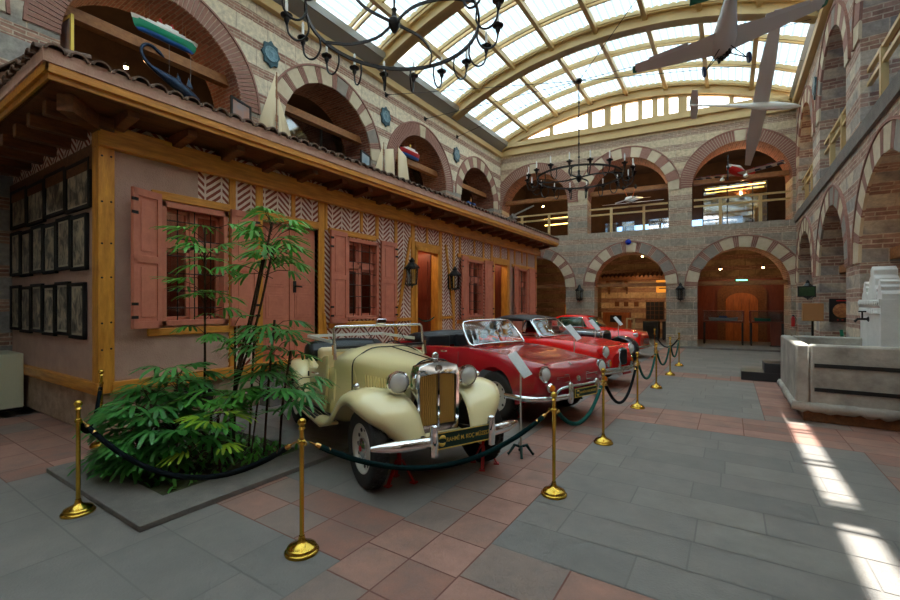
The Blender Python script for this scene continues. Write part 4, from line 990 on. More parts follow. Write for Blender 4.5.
# ---- bright red soft-top with chrome central grille
c3=thing('red_soft_top_car','bright red car with black soft top and chrome centre grille, third in the row','car',(-2.78,10.05,0),-.25,sc3=1.07)
ST=[(.80,prof(.40,.38,.48,.66,.70,.8)),(.70,prof(.58,.36,.48,.77,.79,.88)),(.6,prof(.68,.27,.46,.82,.82,.86)),(.4,prof(.735,.26,.47,.84,.84,.84,.96,.005)),(0,prof(.76,.25,.48,.88,.90,.82,.96,.01)),(-.5,prof(.77,.25,.48,.90,.95,.83,.96)),(-1.0,prof(.775,.25,.48,.89,.93,.88,.97)),(-1.8,prof(.775,.25,.48,.88,.91,.9,.97)),(-2.3,prof(.77,.25,.48,.88,.92,.86,.96)),(-2.8,prof(.73,.28,.48,.82,.84,.84)),(-3.0,prof(.6,.34,.48,.7,.72,.8))]
shellbody('body',ST,M_cred,c3,(0,-2.3),.64,.31,.36)
for s_ in(-1,1):
    wheel(c3,0,s_*.66,.32,.15,.20,s_,'kg');wheel(c3,-2.3,s_*.66,.32,.15,.20,s_,'kg')
    b=MB();b.lathe([(.09,-.15),(.115,-.02),(.12,.02),(.12,.04),(.10,.05)],(.70,s_*.54,.73),(1,0,.05),24,ms=[0,0,1,1]);hh=b.build('headlamp',[M_cred,M_chrome],c3);b=MB();b.lathe([(.10,.04),(.07,.07),(0,.085)],(.70,s_*.54,.73),(1,0,.05),24);b.build('lens',M_lens,hh)
    b=MB();b.lathe([(.07,-.1),(.085,.03),(.06,.05)],(.74,s_*.46,.50),(1,0,0),20);hh=b.build('fog_lamp',M_chrome,c3);b=MB();b.lathe([(.06,.04),(0,.06)],(.74,s_*.46,.50),(1,0,0),16);b.build('amber_lens',M_amber,hh)
b=MB();b.prism([(-.13,.44),(.13,.44),(.17,.60),(.12,.76),(0,.79),(-.12,.76),(-.17,.60)],(.80,0,0),(0,1,0),(0,0,1),(1,0,0),.05);g_=b.build('grille_surround',M_chrome,c3,bev=.01)
for k in range(-4,5): b=MB();b.box(.825,.84,k*.03-.01,k*.03+.004,.47,.74);b.build('grille_bar',M_blk,g_)
b=MB();pts=spline([(.35,-.80,.36),(.62,-.76,.34),(.80,-.5,.34),(.88,0,.35),(.80,.5,.34),(.62,.76,.34),(.35,.80,.36)],4);b.tube(pts,.05,10);b.tube([(q[0]+.01,q[1],q[2]+.06) for q in pts[4:-4]],.02,8);b.build('front_bumper',M_chrome,c3,smooth=50)
for s_ in(-1,1): b=MB();b.lathe([(.02,-.12),(.04,-.1),(.045,0),(.03,.12)],(.86,s_*.25,.38),(0,0,1),12);b.build('overrider',M_chrome,c3)
b=MB();b.box(.88,.9,-.15,.15,.27,.36);b.build('number_plate',M_redp,c3)
base=[(-.72,-.62,.94),(-.66,-.4,.955),(-.62,0,.965),(-.66,.4,.955),(-.72,.62,.94)];top_=[(-1.08,-.52,1.30),(-1.03,-.35,1.32),(-1.0,0,1.33),(-1.03,.35,1.32),(-1.08,.52,1.30)]
glasshouse(c3,base,top_,M_chrome)
b=MB();TR=[(-1.06,[(0,1.27),(.3,1.27),(.50,1.27),(.53,1.29),(.5,1.32),(.38,1.34),(.2,1.35),(0,1.355)]),(-1.5,[(0,1.30),(.3,1.30),(.52,1.30),(.56,1.32),(.52,1.36),(.38,1.39),(.2,1.40),(0,1.41)]),(-1.95,[(0,1.28),(.3,1.28),(.54,1.26),(.58,1.28),(.54,1.34),(.38,1.38),(.2,1.39),(0,1.39)]),(-2.25,[(0,.95),(.3,.95),(.60,.93),(.64,1.0),(.58,1.22),(.4,1.28),(.2,1.29),(0,1.29)]),(-2.5,[(0,.90),(.3,.90),(.62,.89),(.66,.91),(.60,.98),(.4,1.02),(.2,1.03),(0,1.03)])]
loft(b,TR,4);b.build('soft_top',M_leather,c3,smooth=50)
for s_ in(-1,1):
    b=MB();b.tube([(-.74,s_*.62,.94),(-1.08,s_*.54,1.29)],.014);b.tube([(-1.28,s_*.6,.92),(-1.25,s_*.565,1.24),(-1.2,s_*.55,1.3)],.012);b.tube([(-.74,s_*.63,.93),(-2.0,s_*.65,.92)],.012);b.build('side_window_trim',M_chrome,c3)
    b=MB();b.poly([(-1.3,s_*.6,.93),(-2.1,s_*.62,.93),(-2.0,s_*.56,1.27),(-1.27,s_*.56,1.27)]);b.build('side_window',M_wind,c3)
b=MB();b.lathe([(.055,0),(.05,.02),(0,.025)],(-.75,-.76,1.0),(-1,0,0),16);b.tube([(-.75,-.72,.9),(-.74,-.76,.98)],.01);b.build('wing_mirror',M_chrome,c3)
# ---- dark navy pre-war tourer
c4=thing('navy_vintage_tourer','dark navy open vintage tourer with big exposed wheels between the two red cars','car',(-2.7,12.45,0),-.25,sc3=.98)
b=MB();loft(b,[(-.28,hp(.24,.26,.45,.98,1.05)),(-.6,hp(.30,.33,.45,1.0,1.07)),(-1.1,hp(.42,.46,.42,1.02,1.10)),(-1.3,hp(.5,.52,.4,1.0,1.1))],4);b.build('bonnet',M_cnavy,c4,smooth=50)
b=MB();loft(b,[(-1.3,prof(.56,.38,.6,.94,.98,.93)),(-2.0,prof(.62,.38,.6,.92,.95,.94)),(-2.9,prof(.6,.4,.6,.92,.95,.9)),(-3.2,prof(.5,.46,.6,.8,.84,.9))],4);o=b.build('body_tub',M_cnavy,c4,smooth=50)
c=MB();c.box(-2.7,-1.45,-.5,.5,.5,1.3);localcut(o,[c.build('cutter',M_blk,top=False)])
wing('front_wing',[(.46,.45,.34,.62),(.38,.66,.34,.72),(.18,.80,.36,.78),(-.1,.84,.38,.79),(-.4,.70,.42,.79),(-.7,.45,.46,.79),(-1.0,.36,.5,.79)],M_cnavy,c4,.08,.04)
wing('rear_wing',[(-2.1,.38,.5,.79),(-2.3,.66,.5,.79),(-2.6,.84,.5,.79),(-2.9,.78,.5,.79),(-3.15,.5,.5,.78)],M_cnavy,c4,.08,.04)
for s_ in(-1,1):
    wheel(c4,0.02,s_*.64,.38,.14,.26,s_,'big',M_cnavy);wheel(c4,-2.65,s_*.66,.38,.14,.26,s_,'big',M_cnavy)
    headlamp(c4,(.02,s_*.36,.62),.075,.12)
    b=MB();b.box(-2.2,-.95,min(s_*.54,s_*.78),max(s_*.54,s_*.78),.32,.35);b.build('running_board',M_blk,c4)
b=MB();b.prism([(-.25,.45),(.25,.45),(.26,.9),(.2,1.04),(0,1.08),(-.2,1.04),(-.26,.9)],(-.24,0,0),(0,1,0),(0,0,1),(1,0,0),.1);g_=b.build('radiator_shell',M_chrome,c4,bev=.01);b=MB();b.box(-.19,-.175,-.2,.2,.5,.98);b.build('radiator_core',M_blk,g_)
b=MB();b.tube([(-1.25,-.56,1.08),(-1.32,-.56,1.34),(-1.32,.56,1.34),(-1.25,.56,1.08)],.016);f=b.build('windscreen_frame',M_chrome,c4);b=MB();b.poly([(-1.25,-.55,1.1),(-1.25,.55,1.1),(-1.32,.55,1.33),(-1.32,-.55,1.33)]);b.build('windscreen_glass',M_wind,f)
b=MB();b.tube([(-.25,-.27,1.0),(-1.2,-.50,1.04),(-2.9,-.6,.98)],.012);b.build('belt_strip',M_chrome,c4)
b=MB();b.box(-2.2,-2.05,-.46,.46,.5,1.12);b.box(-2.05,-1.6,-.46,.46,.45,.66);b.build('bench_seat',mat('dark red leather',S(120,24,26),.5),c4,bev=.04)
# ---- far red sedan
c5=thing('red_sedan','bright red hard-roof saloon with green-tinted side window, farthest car in the row','car',(-3.08,15.65,0),-.14,sc3=.92)
ST=[(.78,prof(.50,.34,.52,.78,.80,.8)),(.68,prof(.62,.32,.52,.90,.92,.75)),(.35,prof(.70,.3,.54,.94,.99,.70,.97,.02)),(-.1,prof(.74,.3,.54,.96,1.04,.68,.97,.02)),(-.6,prof(.76,.3,.54,.98,1.07,.72,.97)),(-1.0,prof(.77,.3,.54,1.0,1.08,.85,.97)),(-1.8,prof(.78,.3,.54,1.02,1.08,.9,.97)),(-2.5,prof(.77,.3,.54,1.0,1.06,.88,.97)),(-3.1,prof(.70,.32,.54,.86,.9,.84)),(-3.4,prof(.55,.38,.5,.66,.68,.8))]
shellbody('body',ST,M_cred,c5,(0,-2.5),.66,.34,.40)
def rp(w,zb,zt): return [(0,zb),(w*.7,zb),(w*.98,zb),(w,zb+.02),(w*.9,(zb+zt)/2),(w*.80,zt-.07),(w*.6,zt-.01),(w*.3,zt),(0,zt+.005)]
b=MB();loft(b,[(-.78,rp(.66,1.0,1.04)),(-.98,rp(.68,1.0,1.22)),(-1.25,rp(.69,1.0,1.46)),(-1.7,rp(.70,1.0,1.52)),(-2.2,rp(.69,1.0,1.50)),(-2.6,rp(.66,1.0,1.38)),(-3.0,rp(.56,.95,1.08))],5);b.build('roof',M_cred,c5,smooth=50)
M_gg=mat('green tinted glass',S(14,84,62),.06,.0,coat=1)
for s_ in(-1,1):
    b=MB();q=[(-1.12,1.06),(-2.32,1.06),(-2.36,1.34),(-2.2,1.40),(-1.32,1.40)];b.prism([(x,z) for x,z in q],(0,s_*.655,0),(1,0,0),(0,s_*-.22,1),(0,1,0),.03)
    pass
for s_ in(-1,1):
    b=MB()
    def sp(x,z): return (x,s_*(.715-(z-1.02)*.27),z)
    b.poly([sp(*q) for q in((-1.10,1.07),(-2.30,1.07),(-2.34,1.34),(-2.2,1.42),(-1.34,1.42))]);b.build('side_window',M_gg,c5,solid=.01)
    b=MB();b.tube([sp(*q) for q in((-1.10,1.07),(-2.30,1.07),(-2.34,1.34),(-2.2,1.42),(-1.34,1.42))],.011,6,closed=True);b.build('side_window_trim',M_chrome,c5)
    wheel(c5,0,s_*.68,.35,.15,.22,s_,'kg');wheel(c5,-2.5,s_*.68,.35,.15,.22,s_,'kg')
    b=MB();b.lathe([(.09,-.1),(.105,.02),(.09,.04)],(.66,s_*.50,.82),(1,0,.1),20);hh=b.build('headlamp',M_chrome,c5);b=MB();b.lathe([(.09,.03),(0,.06)],(.66,s_*.50,.82),(1,0,.1),20);b.build('lens',M_lens,hh)
b=MB();b.poly([(-.80,-.5,1.07),(-.80,.5,1.07),(-1.16,.44,1.43),(-1.16,-.44,1.43)]);b.build('windscreen_glass',M_gg,c5,solid=.01)
b=MB();b.tube(spline([(.4,-.76,.42),(.75,-.6,.42),(.88,0,.42),(.75,.6,.42),(.4,.76,.42)],4),.045,10);b.build('front_bumper',M_chrome,c5,smooth=50)
b=MB();[b.box(.80,.825,-.3,.3,.5+.045*i,.52+.045*i) for i in range(5)];b.build('grille',M_chrome,c5)
for (x,y,a,l) in((-2.78,3.35,0,'red jack stand just inside the near front wheel of the cream roadster'),(-2.28,4.2,.5,'red jack stand by the far front wheel of the cream roadster'),(-2.9,6.2,.2,'red jack stand behind the near front wheel of the maroon convertible')): jackstand(x,y,a,l)
# ---- information stands
def info(x,y,lean,label,h=1.02,hx=-.16,hy=-.02):
    t=thing('information_stand',label,'sign stand',(x,y,0),0,'information stands beside the cars')
    for k in range(4):
        a=PI/2*k+.5;b=MB();b.tube([(0,0,.10),(math.cos(a)*.07,math.sin(a)*.07,.12),(math.cos(a)*.13,math.sin(a)*.13,.03),(math.cos(a)*.15,math.sin(a)*.15,.012)],[.018,.02,.014,.018],8);b.build('foot',mat('patinated iron',S(30,62,60),.5,.5) if 'patinated iron' not in bpy.data.materials else bpy.data.materials['patinated iron'],t)
    b=MB();b.cyl((0,0,.08),(0,0,h),.010);b.cyl((0,0,.08),(0,0,.2),.022,.012);b.build('pole',M_rim,t)
    b=MB();v=Vector((-.48,.62,.63)).normalized();c_=Vector((0,0,h));u=Vector((.79,.61,0))
    # board leaning: long axis up and away
    R_v=Vector((.839,.544,0));T_v=Vector((.544,-.839,0));Z_v=Vector((0,0,1));v=(R_v*.5+T_v*.45-Z_v*.74).normalized();nn=(T_v*.62+Z_v*.7);nn=(nn-v*nn.dot(v)).normalized()
    c_=c_+Z_v*.03;b.bar(c_-v*.19,c_+v*.15,.125,.012,up=nn);b.build('card',M_paper,t)
    return t
info(-2.07,4.72,0,'information card on thin pole between cream roadster and maroon convertible')
info(-2.45,8.05,0,'information card on thin pole before the red soft-top car',1.2)
info(-2.9,11.3,0,'information card on thin pole before the navy tourer',1.2)
info(-2.95,14.3,0,'information card on thin pole before the far red saloon',1.2)
# ---------------------------------------------------------------- stanchions and ropes
SH=.93
def stanchion(x,y,label):
    t=thing('rope_stanchion',label,'barrier post',(x,y,0),0,'brass rope stanchions')
    b=MB();b.lathe([(.001,0),(.118,0),(.121,.012),(.114,.022),(.107,.024),(.105,.036),(.098,.046),(.088,.048),(.07,.060),(.04,.072),(.026,.09),(.02,.12)],seg=36);b.build('base',M_brass,t,smooth=50)
    b=MB();b.cyl((0,0,.10),(0,0,SH-.04),.0165,.0165,16);b.lathe([(.019,SH-.16),(.026,SH-.155),(.026,SH-.13),(.019,SH-.125)],seg=16);b.build('pole',M_brass,t)
    b=MB();b.lathe([(.019,SH-.05),(.026,SH-.045),(.016,SH-.03)],seg=16);b.ball((0,0,SH),.031,16);b.build('finial',M_brass,t)
    for a in(0,PI):
        b=MB();c=Vector((math.cos(a),math.sin(a),0))*.03;b.tube([c+Vector((math.cos(a)*.012*(1-math.cos(q)),math.sin(a)*.012*(1-math.cos(q)),.0))+Vector((0,0,SH-.145+.014*math.sin(q))) for q in[i*PI/4 for i in range(8)]],.0035,5,closed=True);b.build('ring',M_brass,t)
    return t
ST_={}
for k,(x,y,l) in dict(a=(-4.66,1.36,'brass rope stanchion at the near left corner of the planting bed'),b=(-2.58,2.02,'brass rope stanchion in front of the cream roadster, nearest the camera'),c=(-1.38,3.91,'brass rope stanchion beside the information stand, third post along the rope line'),
   d=(-1.36,5.70,'brass rope stanchion in front of the maroon convertible'),e=(-1.33,7.95,'brass rope stanchion in front of the red soft-top car'),f=(-1.31,10.05,'brass rope stanchion where the teal ropes meet ahead of the navy tourer'),
   g=(-1.26,12.08,'brass rope stanchion, second from the far end of the front line'),h=(-1.23,14.0,'brass rope stanchion at the far end of the front line'),i=(-2.1,15.75,'brass rope stanchion beside the nose of the far red saloon'),
   j=(-6.62,2.16,'brass rope stanchion by the corner post of the pavilion')).items():
    ST_[k]=(x,y);stanchion(x,y,l)
def rope(p,q,sag,m,label,h=SH-.145,group='velvet barrier ropes',r=.021,h2=None):
    p=Vector((p[0],p[1],h));q=Vector((q[0],q[1],h2 or h));d=(q-p);d.z=0;dn=d.normalized();p=p+dn*.05;q=q-dn*.05
    t=thing('barrier_rope',label,'rope',((p.x+q.x)/2,(p.y+q.y)/2,h-sag),0,group)
    pts=[];n=28
    for i in range(n+1):
        f=i/n;s_=p.lerp(q,f);pts.append(s_-Vector((0,0,sag*(1-(2*f-1)**2))))
    k0=2 if (q-p).length>1.2 else 3
    b=MB();b.tube(pts[k0-1:n+2-k0],r,12);b.build('velvet_cord',m,t,world=True,smooth=60)
    for a,c in((0,k0),(n,n-k0)):
        b=MB();P0=pts[a];P1=pts[c];dd=(P1-P0).normalized();e=P0+dd*.05;b.tube([P0,e],.006,6);b.tube([e,e+dd*.012,P1-dd*.01,P1],[.010,.018,.021,.02],12);b.build('hook_end',M_silver,t,world=True,smooth=50)
R=rope
R(ST_['j'],ST_['a'],.30,M_ropeK,'black rope from the pavilion corner post to the planting bed stanchion')
R(ST_['a'],ST_['b'],.36,M_ropeK,'black rope hanging in front of the palm plants')
R(ST_['b'],ST_['c'],.34,M_ropeT,'dark rope hanging low in front of the cream roadster')
R(ST_['c'],ST_['d'],.30,M_ropeG,'teal rope in front of the number plate of the maroon convertible')
R(ST_['d'],ST_['e'],.46,M_ropeK,'black rope sagging deep in front of the red soft-top car')
R(ST_['e'],ST_['f'],.42,M_ropeG,'teal rope just beyond the red soft-top car')
R(ST_['f'],ST_['g'],.40,M_ropeG,'teal rope second from the far end')
R(ST_['g'],ST_['h'],.42,M_ropeG,'teal rope at the far end of the front line')
R(ST_['h'],ST_['i'],.34,M_ropeK,'black rope turning back towards the far red saloon')
R((KX-.02,9.03),(KX-.02,10.07),.17,M_ropeG,'green rope hung across the open pavilion doorway',h=1.48,r=.017)
# ---------------------------------------------------------------- planting bed
bed=thing('planting_bed','low stone-edged planting bed sunk beside the pavilion','planter',(-4.97,2.5,0))
b=MB();x0,x1,y0,y1=-6.05,-3.85,1.5,3.75;a0,a1,c0,c1=-5.68,-4.3,1.86,3.35
b.box(x0,x1,y0,c0,0,.05);b.box(x0,x1,c1,y1,0,.05);b.box(x0,a0,c0,c1,0,.05);b.box(a1,x1,c0,c1,0,.05);b.build('stone_edge',M_kerb,bed,world=True,bev=.006)
b=MB();b.box(a0,a1,c0,c1,.0,.012);rows=[]
for i in range(15):
    rows.append([Vector((a0+(a1-a0)*i/14,c0+(c1-c0)*j/14,.02+random.random()*.03)) for j in range(15)])
b.grid(rows);b.build('soil',M_soil,bed,world=True)
def fan(b,c,d,rad,n=8,spread=1.9,droop=.25,wd=.036,m=0):
    """palmate leaf: centre c, pointing direction d"""
    d=Vector(d).normalized();up=Vector((0,0,1));s_=d.cross(up)
    s_=s_.normalized() if s_.length>.1 else Vector((1,0,0));u=s_.cross(d).normalized()
    for k in range(n):
        a=(k/(n-1)-.5)*2*spread*.5*1.15+random.uniform(-.07,.07);L=rad*(1-.22*abs(a)/1.5)*random.uniform(.85,1.1)
        e=(d*math.cos(a)+s_*math.sin(a)+u*random.uniform(-.02,.12)).normalized();w_=e.cross(u).normalized();rows=[]
        for i,f in enumerate((0.03,.3,.6,.85,1.0)):
            p=Vector(c)+e*L*f-up*(droop*L*f*f*random.uniform(.9,1.1));ww=wd*(.25,.8,1,.9,.45)[i]
            nn=w_;rows.append([p-nn*ww*.5+u*ww*.12,p,p+nn*ww*.5+u*ww*.12])
        b.grid(rows,m)
def cane(b,pts,r=.012): b.tube(spline(pts,5),r,7)
def palm(name,label,canes,leafm,leaves,base,cat='plant',n=8,rad=.30,wd=.036,bush=()):
    t=thing(name,label,cat,base,0,'lady palms in the planting bed')
    for pts in canes:
        b=MB();cane(b,pts,.013 if len(pts)>2 else .009);b.build('stem',M_stem,t,world=True,smooth=60)
    fb=MB();pb=MB()
    for (p,d,r_) in leaves:
        p=Vector(p);d=Vector(d).normalized();c=p+d*random.uniform(.16,.28)+Vector((0,0,.05));pb.tube([p,p.lerp(c,.5)+Vector((0,0,.03)),c],.004,5)
        fan(fb,c,(d.x,d.y,d.z*.6-.05),r_*random.uniform(.85,1.15),random.choice((6,7,8,9)),random.uniform(1.7,2.6),random.uniform(.2,.6),wd)
    if pb.v: pb.build('leaf_stalks',M_stem,t,world=True)
    fb.build('foliage',leafm,t,world=True,smooth=60);return t
rr=random.Random(11);random.seed(11)
def around(p,n,tilt=.35,r=.3,jz=.25):
    out=[];a0=random.random()*6
    for k in range(n):
        a=a0+k*2.4+random.uniform(-.3,.3);out.append(((p[0],p[1],p[2]-random.random()*jz),(math.cos(a),math.sin(a),tilt+random.uniform(-.25,.35)),r))
    return out
# tall left palm
L=around((-5.30,2.75,2.62),10,.5,.30,.45)+around((-5.30,2.75,2.15),11,.25,.30,.4)+around((-5.32,2.75,1.6),4,.2,.26,.3)
palm('lady_palm','tall slender palm with thin stem in front of the pavilion window',[[(-5.28,2.72,0.02),(-5.32,2.76,1.0),(-5.28,2.74,1.9),(-5.30,2.75,2.7)]],M_leaf,L,(-5.28,2.72,0.02))
# leaning right palm
T1=(-4.42,3.05,2.72);T2=(-4.30,2.98,2.40)
L=around(T1,14,.35,.30,.35)+around(T2,12,.2,.28,.35)+around((-4.55,3.05,2.35),7,.2,.27,.3)
palm('lady_palm','tall palm leaning right in front of the closed pavilion door',[[(-5.02,2.85,.02),(-4.90,2.9,.8),(-4.66,2.98,1.7),T1],[(-4.95,2.8,.02),(-4.80,2.85,.8),(-4.52,2.93,1.6),T2],[(-5.08,2.9,.02),(-4.98,2.95,.9),(-4.78,3.0,1.6),(-4.6,3.05,2.3)]],M_leaf,L,(-5.0,2.85,0.02))
# mid palms right
L=around((-4.30,3.0,1.62),12,.2,.30,.5)+around((-4.15,3.1,1.25),12,.1,.30,.5)+around((-4.45,2.95,1.1),10,.1,.3,.4)+around((-4.2,3.1,.85),8,0,.28,.4)
palm('lady_palm','bushy mid-height palm beside the cream roadster',[[(-4.5,3.0,.02),(-4.42,3.0,.8),(-4.30,3.0,1.6)],[(-4.42,3.15,.02),(-4.3,3.1,.6),(-4.15,3.1,1.25)],[(-4.6,2.9,.02),(-4.45,2.95,1.1)]],M_leafD,L,(-4.5,3.0,.02),rad=.3)
# thin young stems
L=around((-5.0,2.95,1.55),7,.4,.24,.4)+around((-4.85,3.1,1.35),6,.4,.24,.3)
palm('lady_palm','thin young palm stems between the two tall palms',[[(-5.1,3.0,.02),(-5.05,2.98,.8),(-5.0,2.95,1.5)],[(-4.95,3.1,.02),(-4.9,3.1,.7),(-4.85,3.1,1.3)]],M_leaf,L,(-5.1,3.0,.02))
# low front bush: broad leaves
L=[]
for (x,y,z,n) in((-5.35,2.05,.62,17),(-5.0,2.05,.78,18),(-5.45,2.3,.85,14),(-4.75,2.15,.62,16),(-5.5,2.05,.4,12),(-4.95,1.98,.38,16),(-5.25,2.02,.26,12),(-4.6,2.25,.42,12),(-5.1,2.35,1.0,13)): L+=around((x,y,z),n,.25,.27,.3)
palm('broadleaf_bush','dense low dark green bush at the front of the planting bed',[[(-5.35,2.1,.02),(-5.4,2.08,.3),(-5.35,2.05,.6)],[(-5.0,2.15,.02),(-4.98,2.1,.4),(-5.0,2.05,.75)],[(-4.75,2.25,.02),(-4.78,2.2,.3),(-4.75,2.15,.6)]],M_leafD,L,(-5.1,2.15,.02),wd=.044)
L=[]
for (x,y,z,n) in((-4.72,2.5,.62,9),(-4.55,2.65,.75,8),(-4.9,2.6,.7,8)): L+=around((x,y,z),n,.3,.30,.3)
palm('broadleaf_bush','mid green bush behind the lime leaves in the planting bed',[[(-4.72,2.6,.02),(-4.7,2.5,.6)],[(-4.6,2.7,.02),(-4.55,2.65,.7)],[(-4.95,2.65,.02),(-4.9,2.6,.7)]],M_leaf,L,(-4.7,2.6,.02),wd=.045)
L=around((-4.34,2.38,.66),5,.4,.24,.2)+around((-4.38,2.35,.5),3,.0,.22,.2)
palm('lime_palm','small lime-green palm at the right of the planting bed',[[(-4.42,2.45,.02),(-4.36,2.4,.3),(-4.34,2.38,.62)]],M_leafY,L,(-4.42,2.45,.02),wd=.034)
L=[]
for x in (-5.5,-5.2,-4.9,-4.65,-4.45): L+=around((x,1.98+random.random()*.9,.10),6,.5,.07,.05)
gc=MB()
for k in range(420):
    x=random.uniform(a0+.03,a1-.03);y=random.uniform(c0+.03,c1-.03);a=random.random()*6.28;h=random.uniform(.03,.09);p=Vector((x,y,.035));e=Vector((math.cos(a),math.sin(a),0))
    gc.grid([[p-e*.012,p+e*.012],[p-e*.018+Vector((e.y*.03,-e.x*.03,h*.7)),p+e*.018+Vector((e.y*.03,-e.x*.03,h*.7))],[p+Vector((e.y*.06,-e.x*.06,h)),p+Vector((e.y*.061,-e.x*.06,h))]])
o=gc.build('ground_cover',M_leaf);tag(o,'short green ground cover on the soil of the planting bed','ground cover',kind='stuff')
# ---------------------------------------------------------------- marble fountain
ft=thing('marble_fountain','long weathered marble fountain basin with iron straps and crested white tap slab','fountain',(2.0,9.6,0))
b=MB();FX0,FX1,FY0,FY1=.84,3.4,8.40,10.75;zt=1.17
def slab(x0,x1,y0,y1,z0,z1,n=14,amp=.012):
    b.box(x0,x1,y0,y1,z0,z1)
# outer walls as a wavy-edged basin
b.box(FX0,FX0+.17,FY0,FY1,.22,zt);b.box(FX0+.17,FX1,FY0,FY0+.17,.22,zt);b.box(FX0+.17,FX1,FY1-.17,FY1,.22,zt);b.box(FX1-.15,FX1,FY0+.17,FY1-.17,.22,zt)
b.box(FX0+.1,FX1-.1,FY0+.1,FY1-.1,.22,.5);b.build('basin',M_marble,ft,world=True,bev=.03)
b=MB()
def strip(p0,p1,out):
    rows=[];n=40;p0=Vector(p0);p1=Vector(p1);o=Vector(out)
    for i in range(n+1):
        p=p0.lerp(p1,i/n);q=random.uniform(-.012,.012);c=random.uniform(0,.05)
        rows.append([p-o*.1+Vector((0,0,.30)),p+o*(.03+q*.5)+Vector((0,0,.30+q)),p+o*(.055+q)+Vector((0,0,.26)),p+o*(.05+q)+Vector((0,0,.19+c*.3)),p+o*(.01+q)+Vector((0,0,.13+c)),p-o*.1+Vector((0,0,.13+c))])
    b.grid(rows)
strip((FX0-.05,FY0,0),(FX1,FY0,0),(0,-1,0));strip((FX0,FY1,0),(FX0,FY0-.05,0),(-1,0,0))
b.build('broken_foot_moulding',M_marble,ft,world=True,smooth=70)
b=MB();b.box(FX0+.1,FX1,FY0+.06,FY1-.08,0,.16);b.build('timber_bearer',M_woodD,ft,world=True,bev=.01)
for z in(.86,.50): b=MB();b.box(FX0+.22,FX1-.4,FY0-.018,FY0+.0,z-.028,z+.028);b.build('iron_strap',M_blk,ft,world=True)
b=MB();PX=2.0;yA,yB=9.45,10.72
b.box(PX,PX+.34,yA,yB,.5,1.86);pn=b.build('tap_slab',M_marbleW,ft,world=True,bev=.006)
b=MB();b.box(PX-.02,PX+.0,yA,yB,1.74,1.86);n=12
for k in range(n): y=yA+(k+.5)*(yB-yA)/n;b.prism([(-.045,0),(0,.10),(.045,0)],(PX-.015,y,1.62),(0,1,0),(0,0,1),(1,0,0),.03)
for k in range(n): y=yA+(k+.5)*(yB-yA)/n;b.prism([(math.cos(q)*.04,math.sin(q)*.04) for q in[i*PI/4 for i in range(8)]],(PX-.02,y,1.80),(0,1,0),(0,0,1),(1,0,0),.03)
b.build('carved_frieze',M_marbleW,pn,world=True)
def crest(y0,y1,z0,z1):
    b=MB();yc=(y0+y1)/2;h=(y1-y0)/2;b.prism([(-h,0),(h,0),(h,.08),(h*.8,.12),(h*.85,.3*(z1-z0)),(h*.55,.42*(z1-z0)),(h*.6,.62*(z1-z0)),(h*.3,.72*(z1-z0)),(h*.35,.88*(z1-z0)),(0,z1-z0),(-h*.35,.88*(z1-z0)),(-h*.3,.72*(z1-z0)),(-h*.6,.62*(z1-z0)),(-h*.55,.42*(z1-z0)),(-h*.85,.3*(z1-z0)),(-h*.8,.12),(-h,.08)],(PX+.17,yc,z0),(0,1,0),(0,0,1),(1,0,0),.3);b.build('crest',M_marbleW,pn,world=True,bev=.015)
crest(9.75,10.35,1.86,2.42);crest(10.36,10.70,1.86,2.18);crest(9.46,9.74,1.86,2.18)
b=MB();b.tube([(PX,10.15,1.52),(PX-.14,10.15,1.52),(PX-.18,10.15,1.47)],.02);b.tube([(PX-.08,10.15,1.52),(PX-.08,10.15,1.64)],.013);b.cyl((PX-.13,10.15,1.65),(PX-.03,10.15,1.65),.012);b.lathe([(.05,0),(.03,.02)],(PX,10.15,1.52),(-1,0,0),12);b.build('tap',M_iron,pn,world=True)
tg=thing('black_steps','two black painted steps at the far end of the fountain','steps',(.72,12.6,0))
b=MB();b.box(-.5,.42,-.35,.35,0,.2);b.build('lower_step',M_step,tg,bev=.01);b=MB();b.box(-.06,.42,-.35,.35,.2,.42);b.build('upper_step',M_step,tg,bev=.01)
